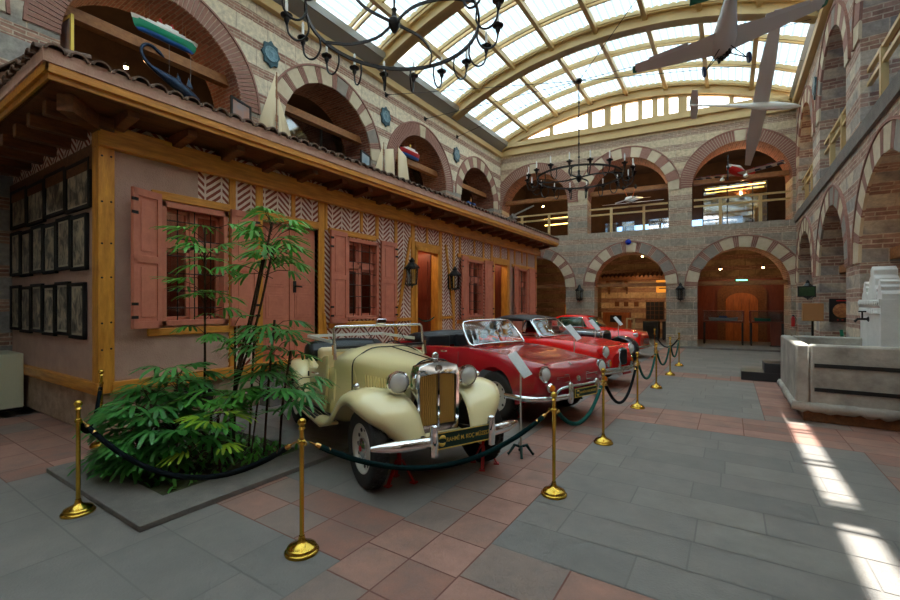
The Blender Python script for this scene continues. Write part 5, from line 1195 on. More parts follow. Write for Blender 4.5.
# ---------------------------------------------------------------- chandeliers
def chandelier(loc,label,ztop):
    t=thing('ring_chandelier',label,'chandelier',loc,.2);R=1.0
    b=MB();n=60
    b.grid([[((R+dr)*math.cos(2*PI*k/n),(R+dr)*math.sin(2*PI*k/n),dz) for dr,dz in((-.012,-.022),(.012,-.022),(.012,.022),(-.012,.022))] for k in range(n)],cu=True,cv=True);b.build('ring',M_iron,t,smooth=50)
    for a in(0,PI/2):
        b=MB();c,s_=math.cos(a),math.sin(a);pts=spline([(-R,0),(-.72,.16),(-.35,.17),(0,0),(.35,-.17),(.72,-.16),(R,0)],5);P3=[Vector((p[0]*c-p[1]*s_,p[0]*s_+p[1]*c,.0)) for p in pts]
        for i in range(len(P3)-1): b.bar(P3[i],P3[i+1],.016,.034)
        b.build('cross_scroll',M_iron,t)
    b=MB();b.lathe([(.01,-.12),(.03,-.10),(.07,-.03),(.07,.03),(.03,.07),(.025,.14),(.035,.16),(.01,.2)],seg=14);b.build('hub',M_iron,t)
    b=MB();b.cyl((0,0,.1),(0,0,ztop-loc[2]),.013);
    for k in range(5): b.ball((0,0,.5+k*(ztop-loc[2]-.7)/5),.028,8)
    b.build('rod',M_iron,t)
    first=None
    for k in range(18):
        a=2*PI*k/18+.1
        if first is None:
            b=MB();b.tube(spline([(R,0,-.02),(R-.01,0,-.14),(R+.05,0,-.24),(R+.14,0,-.25),(R+.22,0,-.17),(R+.24,0,-.02)],5),.012,6);arm=b.build('arm',M_iron,t)
            b=MB();b.lathe([(.008,-.09),(.02,-.05),(.03,-.03),(.03,0),(.065,.02),(.07,.035),(.02,.03),(.02,.07)],(R+.24,0,.0),seg=12);cup=b.build('candle_cup',M_iron,arm)
            b=MB();b.cyl((R+.24,0,.06),(R+.24,0,.17),.016,.016,10);b.lathe([(.012,.17),(.018,.195),(.01,.225),(.001,.24)],(R+.24,0,0),seg=8);cd=b.build('candle_lamp',M_white,arm);arm.rotation_euler=(0,0,a);first=arm
        else:
            q=arm.copy();C.objects.link(q);q.parent=t;q.rotation_euler=(0,0,a)
            for ch in(cup,cd): z=ch.copy();C.objects.link(z);z.parent=q
    return t
chandelier((-3.33,3.92,5.1),'large black ring chandelier close overhead, cut by the top edge',10.6)
chandelier((-3.08,10.5,4.85),'black ring chandelier with candle lamps hanging farther back in the courtyard',7.2)
nd=(-3.08,10.5,7.2)
t=thing('cable_node','steel cable junction holding the far chandelier from both walls','cable',nd)
b=MB();b.lathe([(.01,-.06),(.06,-.05),(.09,0),(.06,.05),(.01,.06)],seg=12);b.build('junction',M_iron,t)
def onplane(px,py,X): d=ray(px,py);k=X/d.x;return Vector((X,d.y*k,CAMH+d.z*k))
for q in [onplane(386,95,XL),onplane(425,119,XL),onplane(457,137,XL),onplane(823,16,XR),onplane(808,60,XR),Vector((XR,6,9.2))]:
    b=MB();b.cyl(nd,q,.008,.008,6);b.build('cable',M_iron,t,world=True)
    b=MB();sg=1 if q.x<0 else -1;b.box(q.x-.02*1,q.x+.02,q.y-.06,q.y+.06,q.z-.07,q.z+.07);b.lathe([(.05,0),(.04,.08),(.015,.14),(.01,.26)],q,(nd[0]-q.x,nd[1]-q.y,nd[2]-q.z),10);b.build('wall_anchor',M_iron,t,world=True)
# ---------------------------------------------------------------- model aircraft
M_pgrey=mat('aircraft grey underside',S(214,210,208),.5);M_pgreen=mat('aircraft green',S(22,112,84),.4);M_pred=mat('aircraft red',S(200,26,28),.35);M_pblue=mat('aircraft navy squares',S(22,30,70),.5);M_wire=mat('thin steel wire',(.3,.3,.3),.4,.6)
class Fr:
    """local frame: f forward, r right(wing), u up"""
    def __init__(s,o,f,r): s.o=Vector(o);s.f=Vector(f).normalized();r=Vector(r);s.r=(r-s.f*r.dot(s.f)).normalized();s.u=s.r.cross(s.f)
    def __call__(s,x,y,z): return s.o+s.f*x+s.r*y+s.u*z
def foil(b,F,y0,y1,x0,c0,x1,c1,z0,z1,th=.1,n=2,m=0):
    """wing from span y0..y1 with leading edge x and chord c"""
    rows=[]
    for i in range(n+1):
        t=i/n;y=y0+(y1-y0)*t;x=x0+(x1-x0)*t;c=c0+(c1-c0)*t;z=z0+(z1-z0)*t
        rows.append([F(x,y,z),F(x-c*.1,y,z+c*th*.45),F(x-c*.35,y,z+c*th*.6),F(x-c*.7,y,z+c*th*.35),F(x-c,y,z),F(x-c*.7,y,z-c*th*.12),F(x-c*.35,y,z-c*th*.3),F(x-c*.1,y,z-c*th*.3)])
    R=b.grid(rows,m,cu=True);b.F(R[0][::-1],m);b.F(R[-1],m)
def fus(b,F,st,n=12,m=0):
    R=b.grid([[F(x,w_*math.cos(2*PI*k/n),z+h*math.sin(2*PI*k/n)) for k in range(n)] for x,w_,h,z in st],m,cu=True);b.F(R[0],m);b.F(R[-1][::-1],m)
def plane(name,label,F,base): t=thing(name,label,'model aircraft',base);return t
F=Fr((-.1,9.37,6.6),(-.13,.95,-.22),(2.79,-.05,.6))
t=plane('model_aircraft','big grey and green model aircraft seen from below near the top right',F,(-.1,9.37,6.4))
b=MB();fus(b,F,[(.42,.03,.03,0),(.40,.11,.10,0),(.2,.19,.15,0),(-.1,.21,.15,0),(-.6,.13,.12,.02),(-1.1,.06,.08,.03),(-1.55,.03,.05,.05)]);fu=b.build('fuselage',M_pgrey,t,world=True,smooth=50)
b=MB();fus(b,F,[(.3,.10,.05,.09),(-.1,.155,.09,.09),(-.6,.11,.07,.09),(-1.5,.03,.03,.09)]);b.build('upper_deck',M_pgreen,t,world=True,smooth=50)
for s_ in(-1,1):
    b=MB();foil(b,F,s_*.1,s_*.5,.26,.60,.20,.46,-.04,-.02);foil(b,F,s_*.5,s_*1.5,.20,.46,.1,.26,-.02,.05,m=0);w_=b.build('wing',M_pgrey,t,world=True,smooth=40)
    b=MB();foil(b,F,s_*.6,s_*1.25,-.19,.12,-.13,.10,-.01,.03,.3);b.build('flap',mat('pale aileron',S(222,222,222),.5) if s_<0 else bpy.data.materials['pale aileron'],w_,world=True)
    b=MB();foil(b,F,s_*1.48,s_*1.55,.11,.24,.07,.16,.05,.055,.15);b.build('wing_tip',M_pgreen,w_,world=True)
    b=MB();foil(b,F,s_*.02,s_*.62,-.98,.30,-1.06,.18,.04,.04,.12);b.build('tailplane',M_pgreen,t,world=True)
    b=MB();b.tube([F(.2,s_*.08,-.12),F(.22,s_*.33,-.32)],.01,6);b.tube([F(.0,s_*.08,-.12),F(.22,s_*.33,-.32)],.008,6);lg=b.build('landing_strut',M_iron,t,world=True)
    b=MB();b.lathe([(.0,-.03),(.085,-.025),(.1,0),(.085,.025),(0,.03)],F(.22,s_*.36,-.34),F.r,18);b.build('wheel',mat('navy wheel',S(14,30,70),.5) if s_<0 else bpy.data.materials['navy wheel'],t,world=True,smooth=50)
b=MB();b.prism([(-1.15,.05),(-1.55,.08),(-1.62,.42),(-1.42,.44)],F(0,0,0),F.f,F.u,F.r,.02);b.build('fin',M_pgreen,t,world=True)
b=MB()
for k in range(5): b.cyl(F(.25-k*.04,-.08+k*.04,-.13),F(.27-k*.04,-.08+k*.04,-.22),.025)
b.build('engine',M_iron,t,world=True)
b=MB();[b.cyl(F(x,y,.05),F(x,y,.05)*1+Vector((0,0,3.6)),.002,.002,4) for x,y in((.1,.3),(-.9,0))];b.build('hanging_wire',M_wire,t,world=True)
F=Fr((.52,13.4,6.8),(1,-.02,-.25),(.4,-4.5,1.98))
t=plane('model_glider','white model glider with long thin wings hanging below the grey aircraft',F,(.52,13.4,6.6))
b=MB();fus(b,F,[(.95,.01,.01,0),(.86,.05,.05,0),(.6,.095,.10,0),(.2,.10,.105,.01),(-.15,.06,.065,.02),(-.7,.03,.035,.03),(-1.35,.02,.025,.04),(-1.55,.005,.02,.04)]);b.build('fuselage',M_white,t,world=True,smooth=50)
for s_ in(-1,1):
    b=MB();foil(b,F,s_*.05,s_*1.3,.28,.34,.25,.30,.07,.09);foil(b,F,s_*1.3,s_*2.45,.25,.30,.16,.14,.09,.16);b.build('wing',M_pgrey if s_<0 else M_pgrey,t,world=True,smooth=40)
    b=MB();foil(b,F,s_*.02,s_*.5,-1.28,.22,-1.32,.14,.06,.06,.1);b.build('tailplane',M_pgrey,t,world=True)
b=MB();b.prism([(-1.3,.04),(-1.53,.04),(-1.57,.34),(-1.4,.34)],F(0,0,0),F.f,F.u,F.r,.02);b.build('fin',M_white,t,world=True)
b=MB();fus(b,F,[(.62,.03,.03,.06),(.45,.06,.06,.08),(.28,.03,.03,.08)]);b.build('canopy',M_iron,t,world=True)
F=Fr((.25,20.3,6.95),(-.42,-.85,.05),(-1,.42,.06))
t=plane('red_model_aircraft','red and white low-wing model aircraft in the upper right back arch',F,(.25,20.3,6.8))
b=MB();fus(b,F,[(.68,.02,.02,.02),(.62,.11,.11,.02),(.3,.16,.16,0),(-.1,.15,.16,0),(-.7,.08,.10,.03),(-1.2,.03,.05,.06)]);b.build('fuselage',M_pred,t,world=True,smooth=50)
b=MB();fus(b,F,[(.66,.09,.07,.09),(.3,.13,.08,.13),(.0,.12,.09,.17),(-.3,.08,.06,.13),(-.6,.05,.03,.10)]);b.build('white_cowl',M_white,t,world=True,smooth=50)
for s_ in(-1,1):
    b=MB();foil(b,F,s_*.1,s_*1.55,.25,.42,.2,.34,-.1,.02);w_=b.build('wing',M_pgrey,t,world=True,smooth=40)
    for k in range(3): b=MB();y=.65+k*.36;foil(b,F,s_*y,s_*(y+.16),.10,.2,.10,.2,-.115+y*.08,-.10+y*.08,.9);b.build('dark_square',M_pblue,w_,world=True)
    b=MB();foil(b,F,s_*.12,s_*1.56,.27,.03,.22,.03,-.095,.02,.3);b.build('leading_edge',M_pred,w_,world=True)
    b=MB();foil(b,F,s_*.02,s_*.5,-.95,.24,-1.0,.16,.05,.05,.1);b.build('tailplane',M_pgrey,t,world=True)
    b=MB();b.ball(F(.25,s_*.42,-.28),.085,10,0,(1.0,1.0,.8));b.tube([F(.2,s_*.42,-.1),F(.25,s_*.42,-.25)],.02,6);b.build('wheel_pod',M_white,t,world=True,smooth=50)
b=MB();b.prism([(-.95,.05),(-1.25,.05),(-1.35,.42),(-1.15,.42)],F(0,0,0),F.f,F.u,F.r,.03);b.build('fin',M_pred,t,world=True)
b=MB();b.bar(F(.72,-.03,-.45),F(.72,.03,.5),.05,.015,up=F.f);b.ball(F(.70,0,.02),.05,8);b.build('propeller',M_iron,t,world=True)
F=Fr((-3.55,20.0,6.35),(-.3,-.9,-.25),(1,-.35,-.1))
t=plane('model_seaplane','small white model aircraft with orange struts in the middle upper arch',F,(-3.55,20.0,6.1))
b=MB();fus(b,F,[(.5,.05,.05,.0),(.42,.12,.12,0),(.1,.12,.12,0),(-.5,.06,.06,.03),(-.9,.02,.03,.05)]);b.build('fuselage',M_white,t,world=True,smooth=50)
for s_ in(-1,1):
    b=MB();foil(b,F,s_*.05,s_*1.35,.2,.26,.18,.2,.16,.16);b.build('wing',M_pgrey,t,world=True)
    b=MB();b.tube([F(.2,s_*.1,-.05),F(.2,s_*.25,-.45)],.015,6);b.build('strut',mat('orange strut',S(216,110,50),.5) if s_<0 else bpy.data.materials['orange strut'],t,world=True)
    b=MB();b.lathe([(0,-.03),(.09,-.02),(.1,0),(.09,.02),(0,.03)],F(.2,s_*.27,-.5),F.r,14);b.build('wheel',M_rub,t,world=True,smooth=50)
b=MB();foil(b,F,-.4,.4,-.7,.18,-.7,.18,.05,.05);b.build('tailplane',M_pgrey,t,world=True)
b=MB();b.bar(F(.55,-.5,.1),F(.55,.5,-.1),.05,.015,up=F.f);b.ball(F(.55,0,0),.06,8);b.build('propeller',M_pgrey,t,world=True)
t=thing('aircraft_engine','small dark engine with long thin propeller by the upper left back arch','model engine',(-8.6,18.75,5.55))
b=MB();c=Vector((-8.6,18.75,5.85))
for k in range(7): a=2*PI*k/7;b.cyl(c,c+Vector((math.cos(a)*.2,0,math.sin(a)*.2)),.045,.055,8)
b.lathe([(.02,-.14),(.09,-.1),(.1,.1),(.02,.14)],c,(0,1,0),14);b.build('cylinders',M_gutter,t,world=True)
b=MB();b.bar(c+Vector((-1.1,-.17,-.32)),c+Vector((1.1,-.17,.42)),.07,.02,up=(0,1,0));b.build('propeller',M_gutter,t,world=True)
b=MB();b.bar(c+Vector((0,.05,-.1)),(-8.6,18.95,5.0),.05,.05);b.bar((-8.9,18.8,5.02),(-8.3,18.8,5.02),.05,.04);b.build('mount',M_iron,t,world=True)
# ---------------------------------------------------------------- wall medallions
M_medal=mat('blue green enamel',S(48,86,98),.4,.2,col2=S(26,56,68),vs=12);M_medal2=mat('silver relief',S(120,150,160),.35,.5,col2=S(60,92,104),vs=20,bump=.6,bs=30)
def medal(p,ax,label):
    t=thing('wall_medallion',label,'plaque',p,0,'blue enamel wall medallions');ax=Vector(ax);u=Vector((0,0,1));r=ax.cross(u).normalized()
    b=MB();pts=[]
    for k in range(16): a=2*PI*k/16;q=.30 if k%2==0 else .245;pts.append((math.cos(a)*q*.86,math.sin(a)*q*1.12))
    b.prism(pts,ax*.03,r,u,ax,.05);b.build('plate',M_medal,t,bev=.008)
    b=MB();b.lathe([(.19,.05),(.18,.07),(.15,.075),(.13,.062),(.06,.075),(0,.085)],(0,0,0),ax,24);b.build('relief',M_medal2,t,smooth=50)
for (px,py),l in(((270,55),'blue eight-pointed wall medallion between the first and second upper left arches'),((385,117),'blue eight-pointed wall medallion between the second and third upper left arches'),((456,155),'blue eight-pointed wall medallion nearest the back corner on the left wall')):
    medal(onplane(px,py,XL),(1,0,0),l)
medal((XR,15.9,7.9),(-1,0,0),'blue eight-pointed wall medallion high on the right-hand wall')
b=MB();b.ball((0,0,0),.09,14);b.lathe([(.12,.0),(.12,.03),(.09,.05)],(0,.05,0),(0,-1,0),16);o=b.build('blue_boss',mat('cobalt blue glass',S(20,50,170),.15),smooth=50);o.location=(-3.66,yb(-3.66)-.09,4.32);tag(o,'small round blue boss on the keystone of the middle back arch','ornament')
# ---------------------------------------------------------------- railings
def rail(p,q,z,label,n=2,h=1.08):
    p=Vector((p[0],p[1],z));q=Vector((q[0],q[1],z));t=thing('gallery_railing',label,'railing',(p+q)/2,0,'cream gallery railings')
    for i in range(n): b=MB();c=p.lerp(q,(i+.7)/(n+.4));b.bar(c,c+Vector((0,0,h)),.10,.10,up=(p-q));b.build('post',M_cream,t,world=True)
    for hh in(h,h*.76): b=MB();b.bar(p+Vector((0,0,hh)),q+Vector((0,0,hh)),.07,.07);b.build('rail',M_cream,t,world=True)
for c,l in((-7.8,'cream railing in the upper left back arch'),(-3.75,'cream railing in the middle upper back arch'),(.33,'cream railing in the upper right back arch below the red aircraft')):
    rail((c-1.57,yb(c-1.57)+.22),(c+1.57,yb(c+1.57)+.22),UP,l)
for c,l in zip(RC,('cream railing in the farthest upper arch of the right wall','cream railing in the second farthest upper arch of the right wall','cream railing in the upper arch above the fountain','cream railing in the upper arch nearest the top right corner','')):
    if l: rail((XR+.12,c+1.55),(XR+.12,c-1.55),UP+.1,l)
# ---------------------------------------------------------------- things in the upper left arches
def hull(b,L,W,H,m=0,sheer=.25,z=0):
    n=14;rows=[]
    for i in range(n+1):
        t=-1+2*i/n;w_=W*(1-abs(t)**2.6)**.6+.002;zt=H+sheer*H*t*t;rows.append([(t*L,-w_,zt),(t*L*.97,-w_*.9,H*.5),(t*L*.92,-w_*.45,H*.1),(t*L*.9,0,0),(t*L*.92,w_*.45,H*.1),(t*L*.97,w_*.9,H*.5),(t*L,w_,zt)])
    R=b.grid([[Vector((p[0],p[1],p[2]+z)) for p in r] for r in rows],m);
    for i in range(n): b.F((R[i][0],R[i+1][0],R[i+1][6],R[i][6]),m)
    return b
M_shipg=mat('ship hull green',S(24,150,112),.4);M_shipb=mat('ship blue',S(28,88,160),.4);M_sail=mat('linen sail',S(226,206,170),.8);M_shipr=mat('ship red',S(196,30,40),.4)
t=thing('model_ship','white and green model steamship hanging in the nearest upper left arch','model ship',(-9.75,4.28,7.2),PI/2,sc3=.62)
b=MB();hull(b,.98,.16,.26);b.build('hull',M_shipg,t);b=MB();hull(b,1.02,.165,.10,z=.22,sheer=.8);b.build('topsides',M_white,t)
b=MB();b.box(-.6,.55,-.1,.1,.32,.40);b.box(-.3,.35,-.08,.08,.40,.47);b.box(-.05,.15,-.06,.06,.47,.53);b.build('deckhouse',M_white,t)
for x in(-.15,.2): b=MB();b.cyl((x,0,.47),(x-.03,0,.63),.04);b.build('funnel',M_shipr,t)
for x in(-.65,.6): b=MB();b.cyl((x,0,.3),(x,0,.85),.01);b.build('mast',M_woodB,t)
b=MB();hull(b,.9,.1,.12,z=-.06);b.build('keel',M_shipb,t)
b=MB();b.cyl((-.5,0,.3),(-.5,0,1.0),.003);b.cyl((.5,0,.3),(.5,0,1.0),.003);b.build('hanging_wire',M_wire,t)
t=thing('bird_sculpture','dark blue metal sculpture of a long-necked creature hanging under the model steamship','sculpture',(-9.75,4.42,6.38),PI/2,sc3=.85)
M_fish=mat('dark blue patinated metal',S(52,72,98),.35,.6,col2=S(28,40,60),vs=14,bump=.6,bs=40)
b=MB();b.grid([[Vector((x,w_*math.cos(2*PI*k/12),z+h*math.sin(2*PI*k/12))) for k in range(12)] for x,w_,h,z in((.62,.01,.02,-.16),(.5,.07,.08,-.14),(.25,.12,.14,-.08),(0,.12,.14,.02),(-.3,.07,.09,.12),(-.5,.04,.05,.2))],cu=True);b.build('body',M_fish,t,smooth=60)
b=MB();b.tube(spline([(-.45,0,.18),(-.62,0,.3),(-.70,0,.5),(-.62,0,.66),(-.48,0,.70),(-.36,0,.64),(-.2,0,.54)],5),[.045]*6+[.035]*18+[.03,.045,.045,.04,.03,.02,.006],8);b.build('neck_and_head',M_fish,t,smooth=60)
for x in(.05,.3): b=MB();b.prism([(x,.08),(x+.16,.06),(x+.04,.30)],(0,0,0),(1,0,0),(0,0,1),(0,1,0),.015);b.build('fin',M_fish,t)
b=MB();b.cyl((-.1,0,.1),(-.1,0,1.3),.003);b.cyl((.4,0,0),(.4,0,1.3),.003);b.build('hanging_wire',M_wire,t)
def sailboat(name,label,loc,hm,L,hh,masts,sails):
    t=thing(name,label,'model sailing boat',loc,PI/2,sc3=1.22)
    b=MB();hull(b,L,.12,hh);b.build('hull',hm,t)
    b=MB();hull(b,L*.98,.115,.03,z=hh*.97);b.build('deck',M_woodB,t)
    for x,h in masts: b=MB();b.cyl((x,0,hh*.8),(x,0,h),.01);b.build('mast',M_woodB,t)
    for pts in sails:
        b=MB();q=[Vector(p) for p in pts];c=sum(q,Vector())/len(q)+Vector((0,.08,0));i=[b.V(p) for p in q];k=b.V(c)
        for z in range(len(q)): b.F((i[z],i[(z+1)%len(q)],k))
        b.build('sail',M_sail,t,solid=.006)
sailboat('model_sailboat','model yacht with cream sails and blue hull beside the nearest upper left arch',(-8.95,6.3,5.1),M_shipb,.55,.22,[(0,1.75)],[((-.5,0,.3),(-.03,0,.32),(-.03,0,1.7)),((.04,0,.35),(.45,0,.32),(.04,0,1.3))])
sailboat('model_sailboat','model schooner with tan sails and green hull between the second and third upper left arches',(-8.95,10.35,5.05),M_shipg,.75,.24,[(-.25,1.4),(.3,1.5)],[((-.7,0,.35),(-.3,0,.32),(-.3,0,1.3)),((-.2,0,.32),(.2,0,.32),(.12,0,1.35),(-.2,0,1.25)),((.32,0,.32),(.85,0,.32),(.65,0,1.3),(.32,0,1.45))])
sailboat('model_sailboat','pale small sailboat standing behind the glass of the second upper left arch',(-10.3,8.3,4.95),M_white,.4,.18,[(0,1.3)],[((-.35,0,.2),(-.02,0,.22),(-.02,0,1.25)),((.03,0,.2),(.3,0,.2),(.03,0,1.0))])
t=thing('model_ship','red, white and blue model ship hanging in the third upper left arch','model ship',(-9.7,12.3,7.12),PI/2,sc3=.75)
b=MB();hull(b,.75,.15,.2);b.build('hull',M_shipr,t);b=MB();hull(b,.7,.12,.1,z=-.08);b.build('keel',M_shipb,t);b=MB();b.box(-.55,.5,-.1,.1,.2,.3);b.box(-.3,.3,-.08,.08,.3,.38);b.build('deckhouse',M_white,t)
b=MB();b.cyl((0,0,.38),(0,0,.55),.05);b.build('funnel',mat('yellow funnel',S(230,190,60),.4),t);b=MB();b.cyl((-.4,0,.3),(-.4,0,.95),.004);b.cyl((.4,0,.3),(.4,0,.95),.004);b.build('hanging_wire',M_wire,t)
def paint(label,loc,rz,w_,h,ma,fr=M_blk):
    t=thing('framed_painting',label,'picture',loc,rz)
    b=MB()
    for q in((-w_/2,-w_/2+.05,0,h),(w_/2-.05,w_/2,0,h),(-w_/2,w_/2,0,.05),(-w_/2,w_/2,h-.05,h)): b.box(q[0],q[1],-.03,.01,q[2],q[3])
    b.build('frame',fr,t);b=MB();b.box(-w_/2+.04,w_/2-.04,-.015,0,.04,h-.04);b.build('canvas',ma,t);return t
M_sea=mat('seascape canvas',S(90,130,160),.5,col2=S(190,196,190),vs=4);M_sea2=mat('ship canvas warm',S(130,140,150),.5,col2=S(200,130,90),vs=3)
paint('black framed ship picture at the foot of the nearest upper left arch',(-9.3,5.62,5.75),PI/2+.3,.62,.62,M_sea2)
paint('black framed seascape at the foot of the second upper left arch',(-9.3,9.6,5.75),PI/2+.3,.62,.62,M_sea)
paint('gilt framed narrow picture at the left side of the nearest upper left arch',(-9.6,2.62,5.6),PI+.1,.5,1.1,M_sea2,M_gold)
t=thing('easel_figure','blue top on a wooden easel in the farthest upper left arch','easel',(-9.85,16.9,4.93))
b=MB();b.bar((0,-.3,0),(0,0,1.7),.04,.04);b.bar((0,.3,0),(0,0,1.7),.04,.04);b.bar((-.4,0,0),(0,0,1.5),.04,.04);b.build('legs',M_woodB,t);b=MB();b.box(-.05,.08,-.22,.22,1.0,1.45);b.box(-.05,.08,-.34,.34,1.28,1.45);b.build('blue_top',M_shipb,t,bev=.03)
# bulbs in the galleries and rooms
def bulb(loc,e,label,r=.045,col=(1,.62,.28)):
    b=MB();b.ball((0,0,0),r,10);b.cyl((0,0,r*.8),(0,0,r*2.4),r*.5);b2=b
    t=thing('spotlight',label,'lamp',loc,0,'small warm ceiling spotlights')
    b=MB();b.ball((0,0,0),r,10);b.build('bulb',M_bulb,t);b=MB();b.lathe([(r*1.3,0),(r*1.2,r*1.6),(r*.5,r*2.2),(.01,r*2.3)],seg=12);b.cyl((0,0,r*2.2),(0,0,r*4),.008);b.build('housing',M_iron,t)
    if e: lamp('spotlight_light',(loc[0],loc[1],loc[2]-.1),e,col)
for p,e,l in(((-11.6,4.25,7.2),18,'warm lit spotlight behind the nearest upper left arch'),((-11.8,5.2,6.6),0,'small warm spotlight lower behind the nearest upper left arch'),((-11.2,8.1,6.2),10,'warm spotlight seen through the glass of the second upper left arch'),
    ((-8.2,21.6,6.9),14,'warm spotlight behind the upper left back arch'),((-2.9,21.4,7.0),14,'warm spotlight behind the middle upper back arch'),((.4,20.9,6.8),10,'warm spotlight below the red model aircraft'),
    ((-6.9,22.0,3.15),14,'warm spotlight inside the lower left back arch'),((-3.4,21.6,4.0),14,'warm spotlight in the ceiling of the lower middle back room'),((-.35,22.0,3.3),6,'left warm spotlight over the display cases'),((1.15,22.0,3.3),6,'right warm spotlight over the display cases'),
    ((3.2,11.6,4.05),14,'bright spotlight inside the second lower arch of the right wall'),((3.6,9.3,4.0),14,'bright spotlight inside the lower arch behind the fountain'),((3.2,18.1,7.4),10,'warm spotlight behind the farthest upper arch of the right wall')):
    bulb(p,e,l)
b=MB();b.box(-9.0,-6.6,22.4,22.44,6.32,6.38);b.box(-8.6,-6.2,22.9,22.94,6.1,6.15);o=b.build('strip_light',M_tube);tag(o,'yellow strip lights glowing behind the upper left back arch','strip light')
b=MB();b.box(-.9,1.2,21.7,21.73,6.70,6.74);o=b.build('strip_light',M_tube);tag(o,'yellow strip light glowing behind the upper right back arch','strip light')
b=MB();b.box(-10.6,-10.57,11.6,14.0,5.6,5.64);o=b.build('strip_light',M_tube);tag(o,'yellow strip light glowing in the third upper left arch','strip light')
# ---------------------------------------------------------------- lower back rooms
t=thing('back_wall_front','arched carved wooden doorway wall glowing orange behind the display cases','door',(.45,24.2,0))
b=MB();b.box(-1.9,1.9,0,.1,0,2.95);b.build('panelling',M_mahog,t)
b=MB();pts=[(-.95,0),(.95,0),(.95,2.3)]+[(.95*math.cos(i*PI/10),2.3+.5*math.sin(i*PI/10)) for i in range(1,10)]+[(-.95,2.3)];b.prism(pts,(0,-.06,0),(1,0,0),(0,0,1),(0,1,0),.12);b.build('arched_surround',M_woodD,t)
b=MB();pts=[(-.62,0),(.62,0),(.62,1.9)]+[(.62*math.cos(i*PI/10),1.9+.4*math.sin(i*PI/10)) for i in range(1,10)]+[(-.62,1.9)];b.prism(pts,(0,-.14,0),(1,0,0),(0,0,1),(0,1,0),.06);b.build('door_leaf',M_owood,t)
b=MB();[b.box(x-.008,x+.008,-.18,-.17,.1,2.0) for x in(-.3,0,.3)];b.build('door_grooves',M_woodD,t)
t=thing('exit_sign','green lit exit sign above the wooden door','sign',(.45,23.9,2.75));b=MB();b.box(-.24,.24,-.03,.03,0,.17);b.build('housing',M_blk,t);b=MB();b.box(-.21,.21,-.035,-.03,.02,.15);b.build('lit_face',M_exit,t)
for x,w_,l in((-.25,1.5,'left glass display case on legs under the right back arch'),(1.25,1.15,'right glass display case on legs under the right back arch')):
    t=thing('display_case',l,'display case',(x,21.9,.07),0,'glass display cases under the right back arch')
    b=MB();h=w_/2;b.box(-h,h,-.35,.35,.93,1.0);[b.box(q-.03,q+.03,r_-.03,r_+.03,1.0,1.42) for q in(-h+.03,h-.03) for r_ in(-.32,.32)];b.box(-h,h,-.35,.35,1.40,1.43);b.build('case_frame',M_mahog,t)
    for q in(-h+.06,h-.06):
        for r_ in(-.3,.3): b=MB();b.box(q-.03,q+.03,r_-.03,r_+.03,0,.93);b.build('leg',M_blk,t)
    b=MB();b.box(-h+.02,h-.02,-.345,-.34,1.0,1.4);b.build('glass',M_glass,t)
    m=thing('scale_model','small pale model inside the %s display case'%('left' if x<0 else 'right'),'scale model',(x,21.9,1.07));b=MB();hull(b,w_*.36,.1,.12);b.build('hull',M_white if x<0 else M_shipg,m);b=MB();b.box(-.15,.15,-.05,.05,.12,.2);b.build('cabin',M_shipb if x<0 else M_woodB,m)
t=thing('upright_board','brown upright panel at the right of the display cases','panel',(1.55,21.7,.07));b=MB();b.box(-.17,.17,-.04,.04,.0,1.3);b.build('board',M_mahog,t);b=MB();b.box(-.2,.2,-.1,.1,0,.04);b.build('foot',M_blk,t)
# middle room
t=thing('fireplace_wall','stone house front with tiled canopy inside the middle back arch','building',(-3.5,23.9,0))
b=MB();b.box(-2.3,2.0,0,.3,0,3.0);b.build('stone_front',masonry('pale stone front',S(208,180,140),S(190,160,122),S(220,196,156),BR1,BR2,S(170,140,104)),t)
b=MB();b.box(-2.3,2.0,-.55,.1,3.0,3.12);[b.tube([(x,-.6,3.14),(x,.2,3.35)],.08,8) for x in[-2.2+.2*i for i in range(22)]];b.build('tiled_canopy',M_woodD,t)
for x in(-1.9,-1.0,.9,1.7): b=MB();b.bar((x,.0,2.5),(x,-.5,2.95),.09,.12);b.bar((x,-.03,2.3),(x,-.03,3.0),.09,.06);b.build('bracket',M_woodD,t)
b=MB();b.box(-.1,.75,-.02,.1,1.0,1.9);w_=b.build('window',M_blk,t);b=MB();[b.box(-.1+.2*i,-.08+.2*i,-.04,-.02,1.0,1.9) for i in range(5)];[b.box(-.1,.75,-.04,-.02,1.0+.22*i,1.02+.22*i) for i in range(5)];b.build('window_bars',M_woodD,w_)
b=MB();b.box(1.25,1.9,-.02,.1,0,2.1);b.build('doorway',M_blk,t)
for x in(-1.5,-1.05,-.55): b=MB();b.box(x-.11,x+.11,-.02,.0,1.65,1.9);b.build('wall_plaque',M_woodD,t)
t=thing('orange_cabinet','orange wooden cabinet with a dark screen inside the middle back arch','cabinet',(-4.9,23.4,0));b=MB();b.box(-.65,.65,-.25,.25,0,1.35);b.build('carcass',M_owood,t,bev=.01);b=MB();b.box(-.28,.28,-.27,-.25,.85,1.2);b.build('screen',M_blk,t)
for x,l in((-3.2,'black low stove left of the stone doorway in the middle back room'),(-2.35,'black low stove beside the doorway of the middle back room')):
    t=thing('black_stove',l,'stove',(x,22.9,0));b=MB();b.box(-.35,.35,-.25,.25,.12,.95);b.build('body',M_blk,t,bev=.02);b=MB();[b.box(q-.03,q+.03,r_-.03,r_+.03,0,.12) for q in(-.3,.3) for r_ in(-.2,.2)];b.build('feet',M_iron,t);b=MB();b.box(-.2,.2,-.27,-.25,.35,.75);b.build('fire_door',M_iron,t)
t=thing('hanging_sign','orange lit hanging sign with a dark circular arrow in the middle back arch','sign',(-2.15,21.3,2.3));b=MB();b.box(-.62,.5,-.03,.03,0,.55);b.build('board',emis('orange lit sign face',S(240,150,50),.7),t)
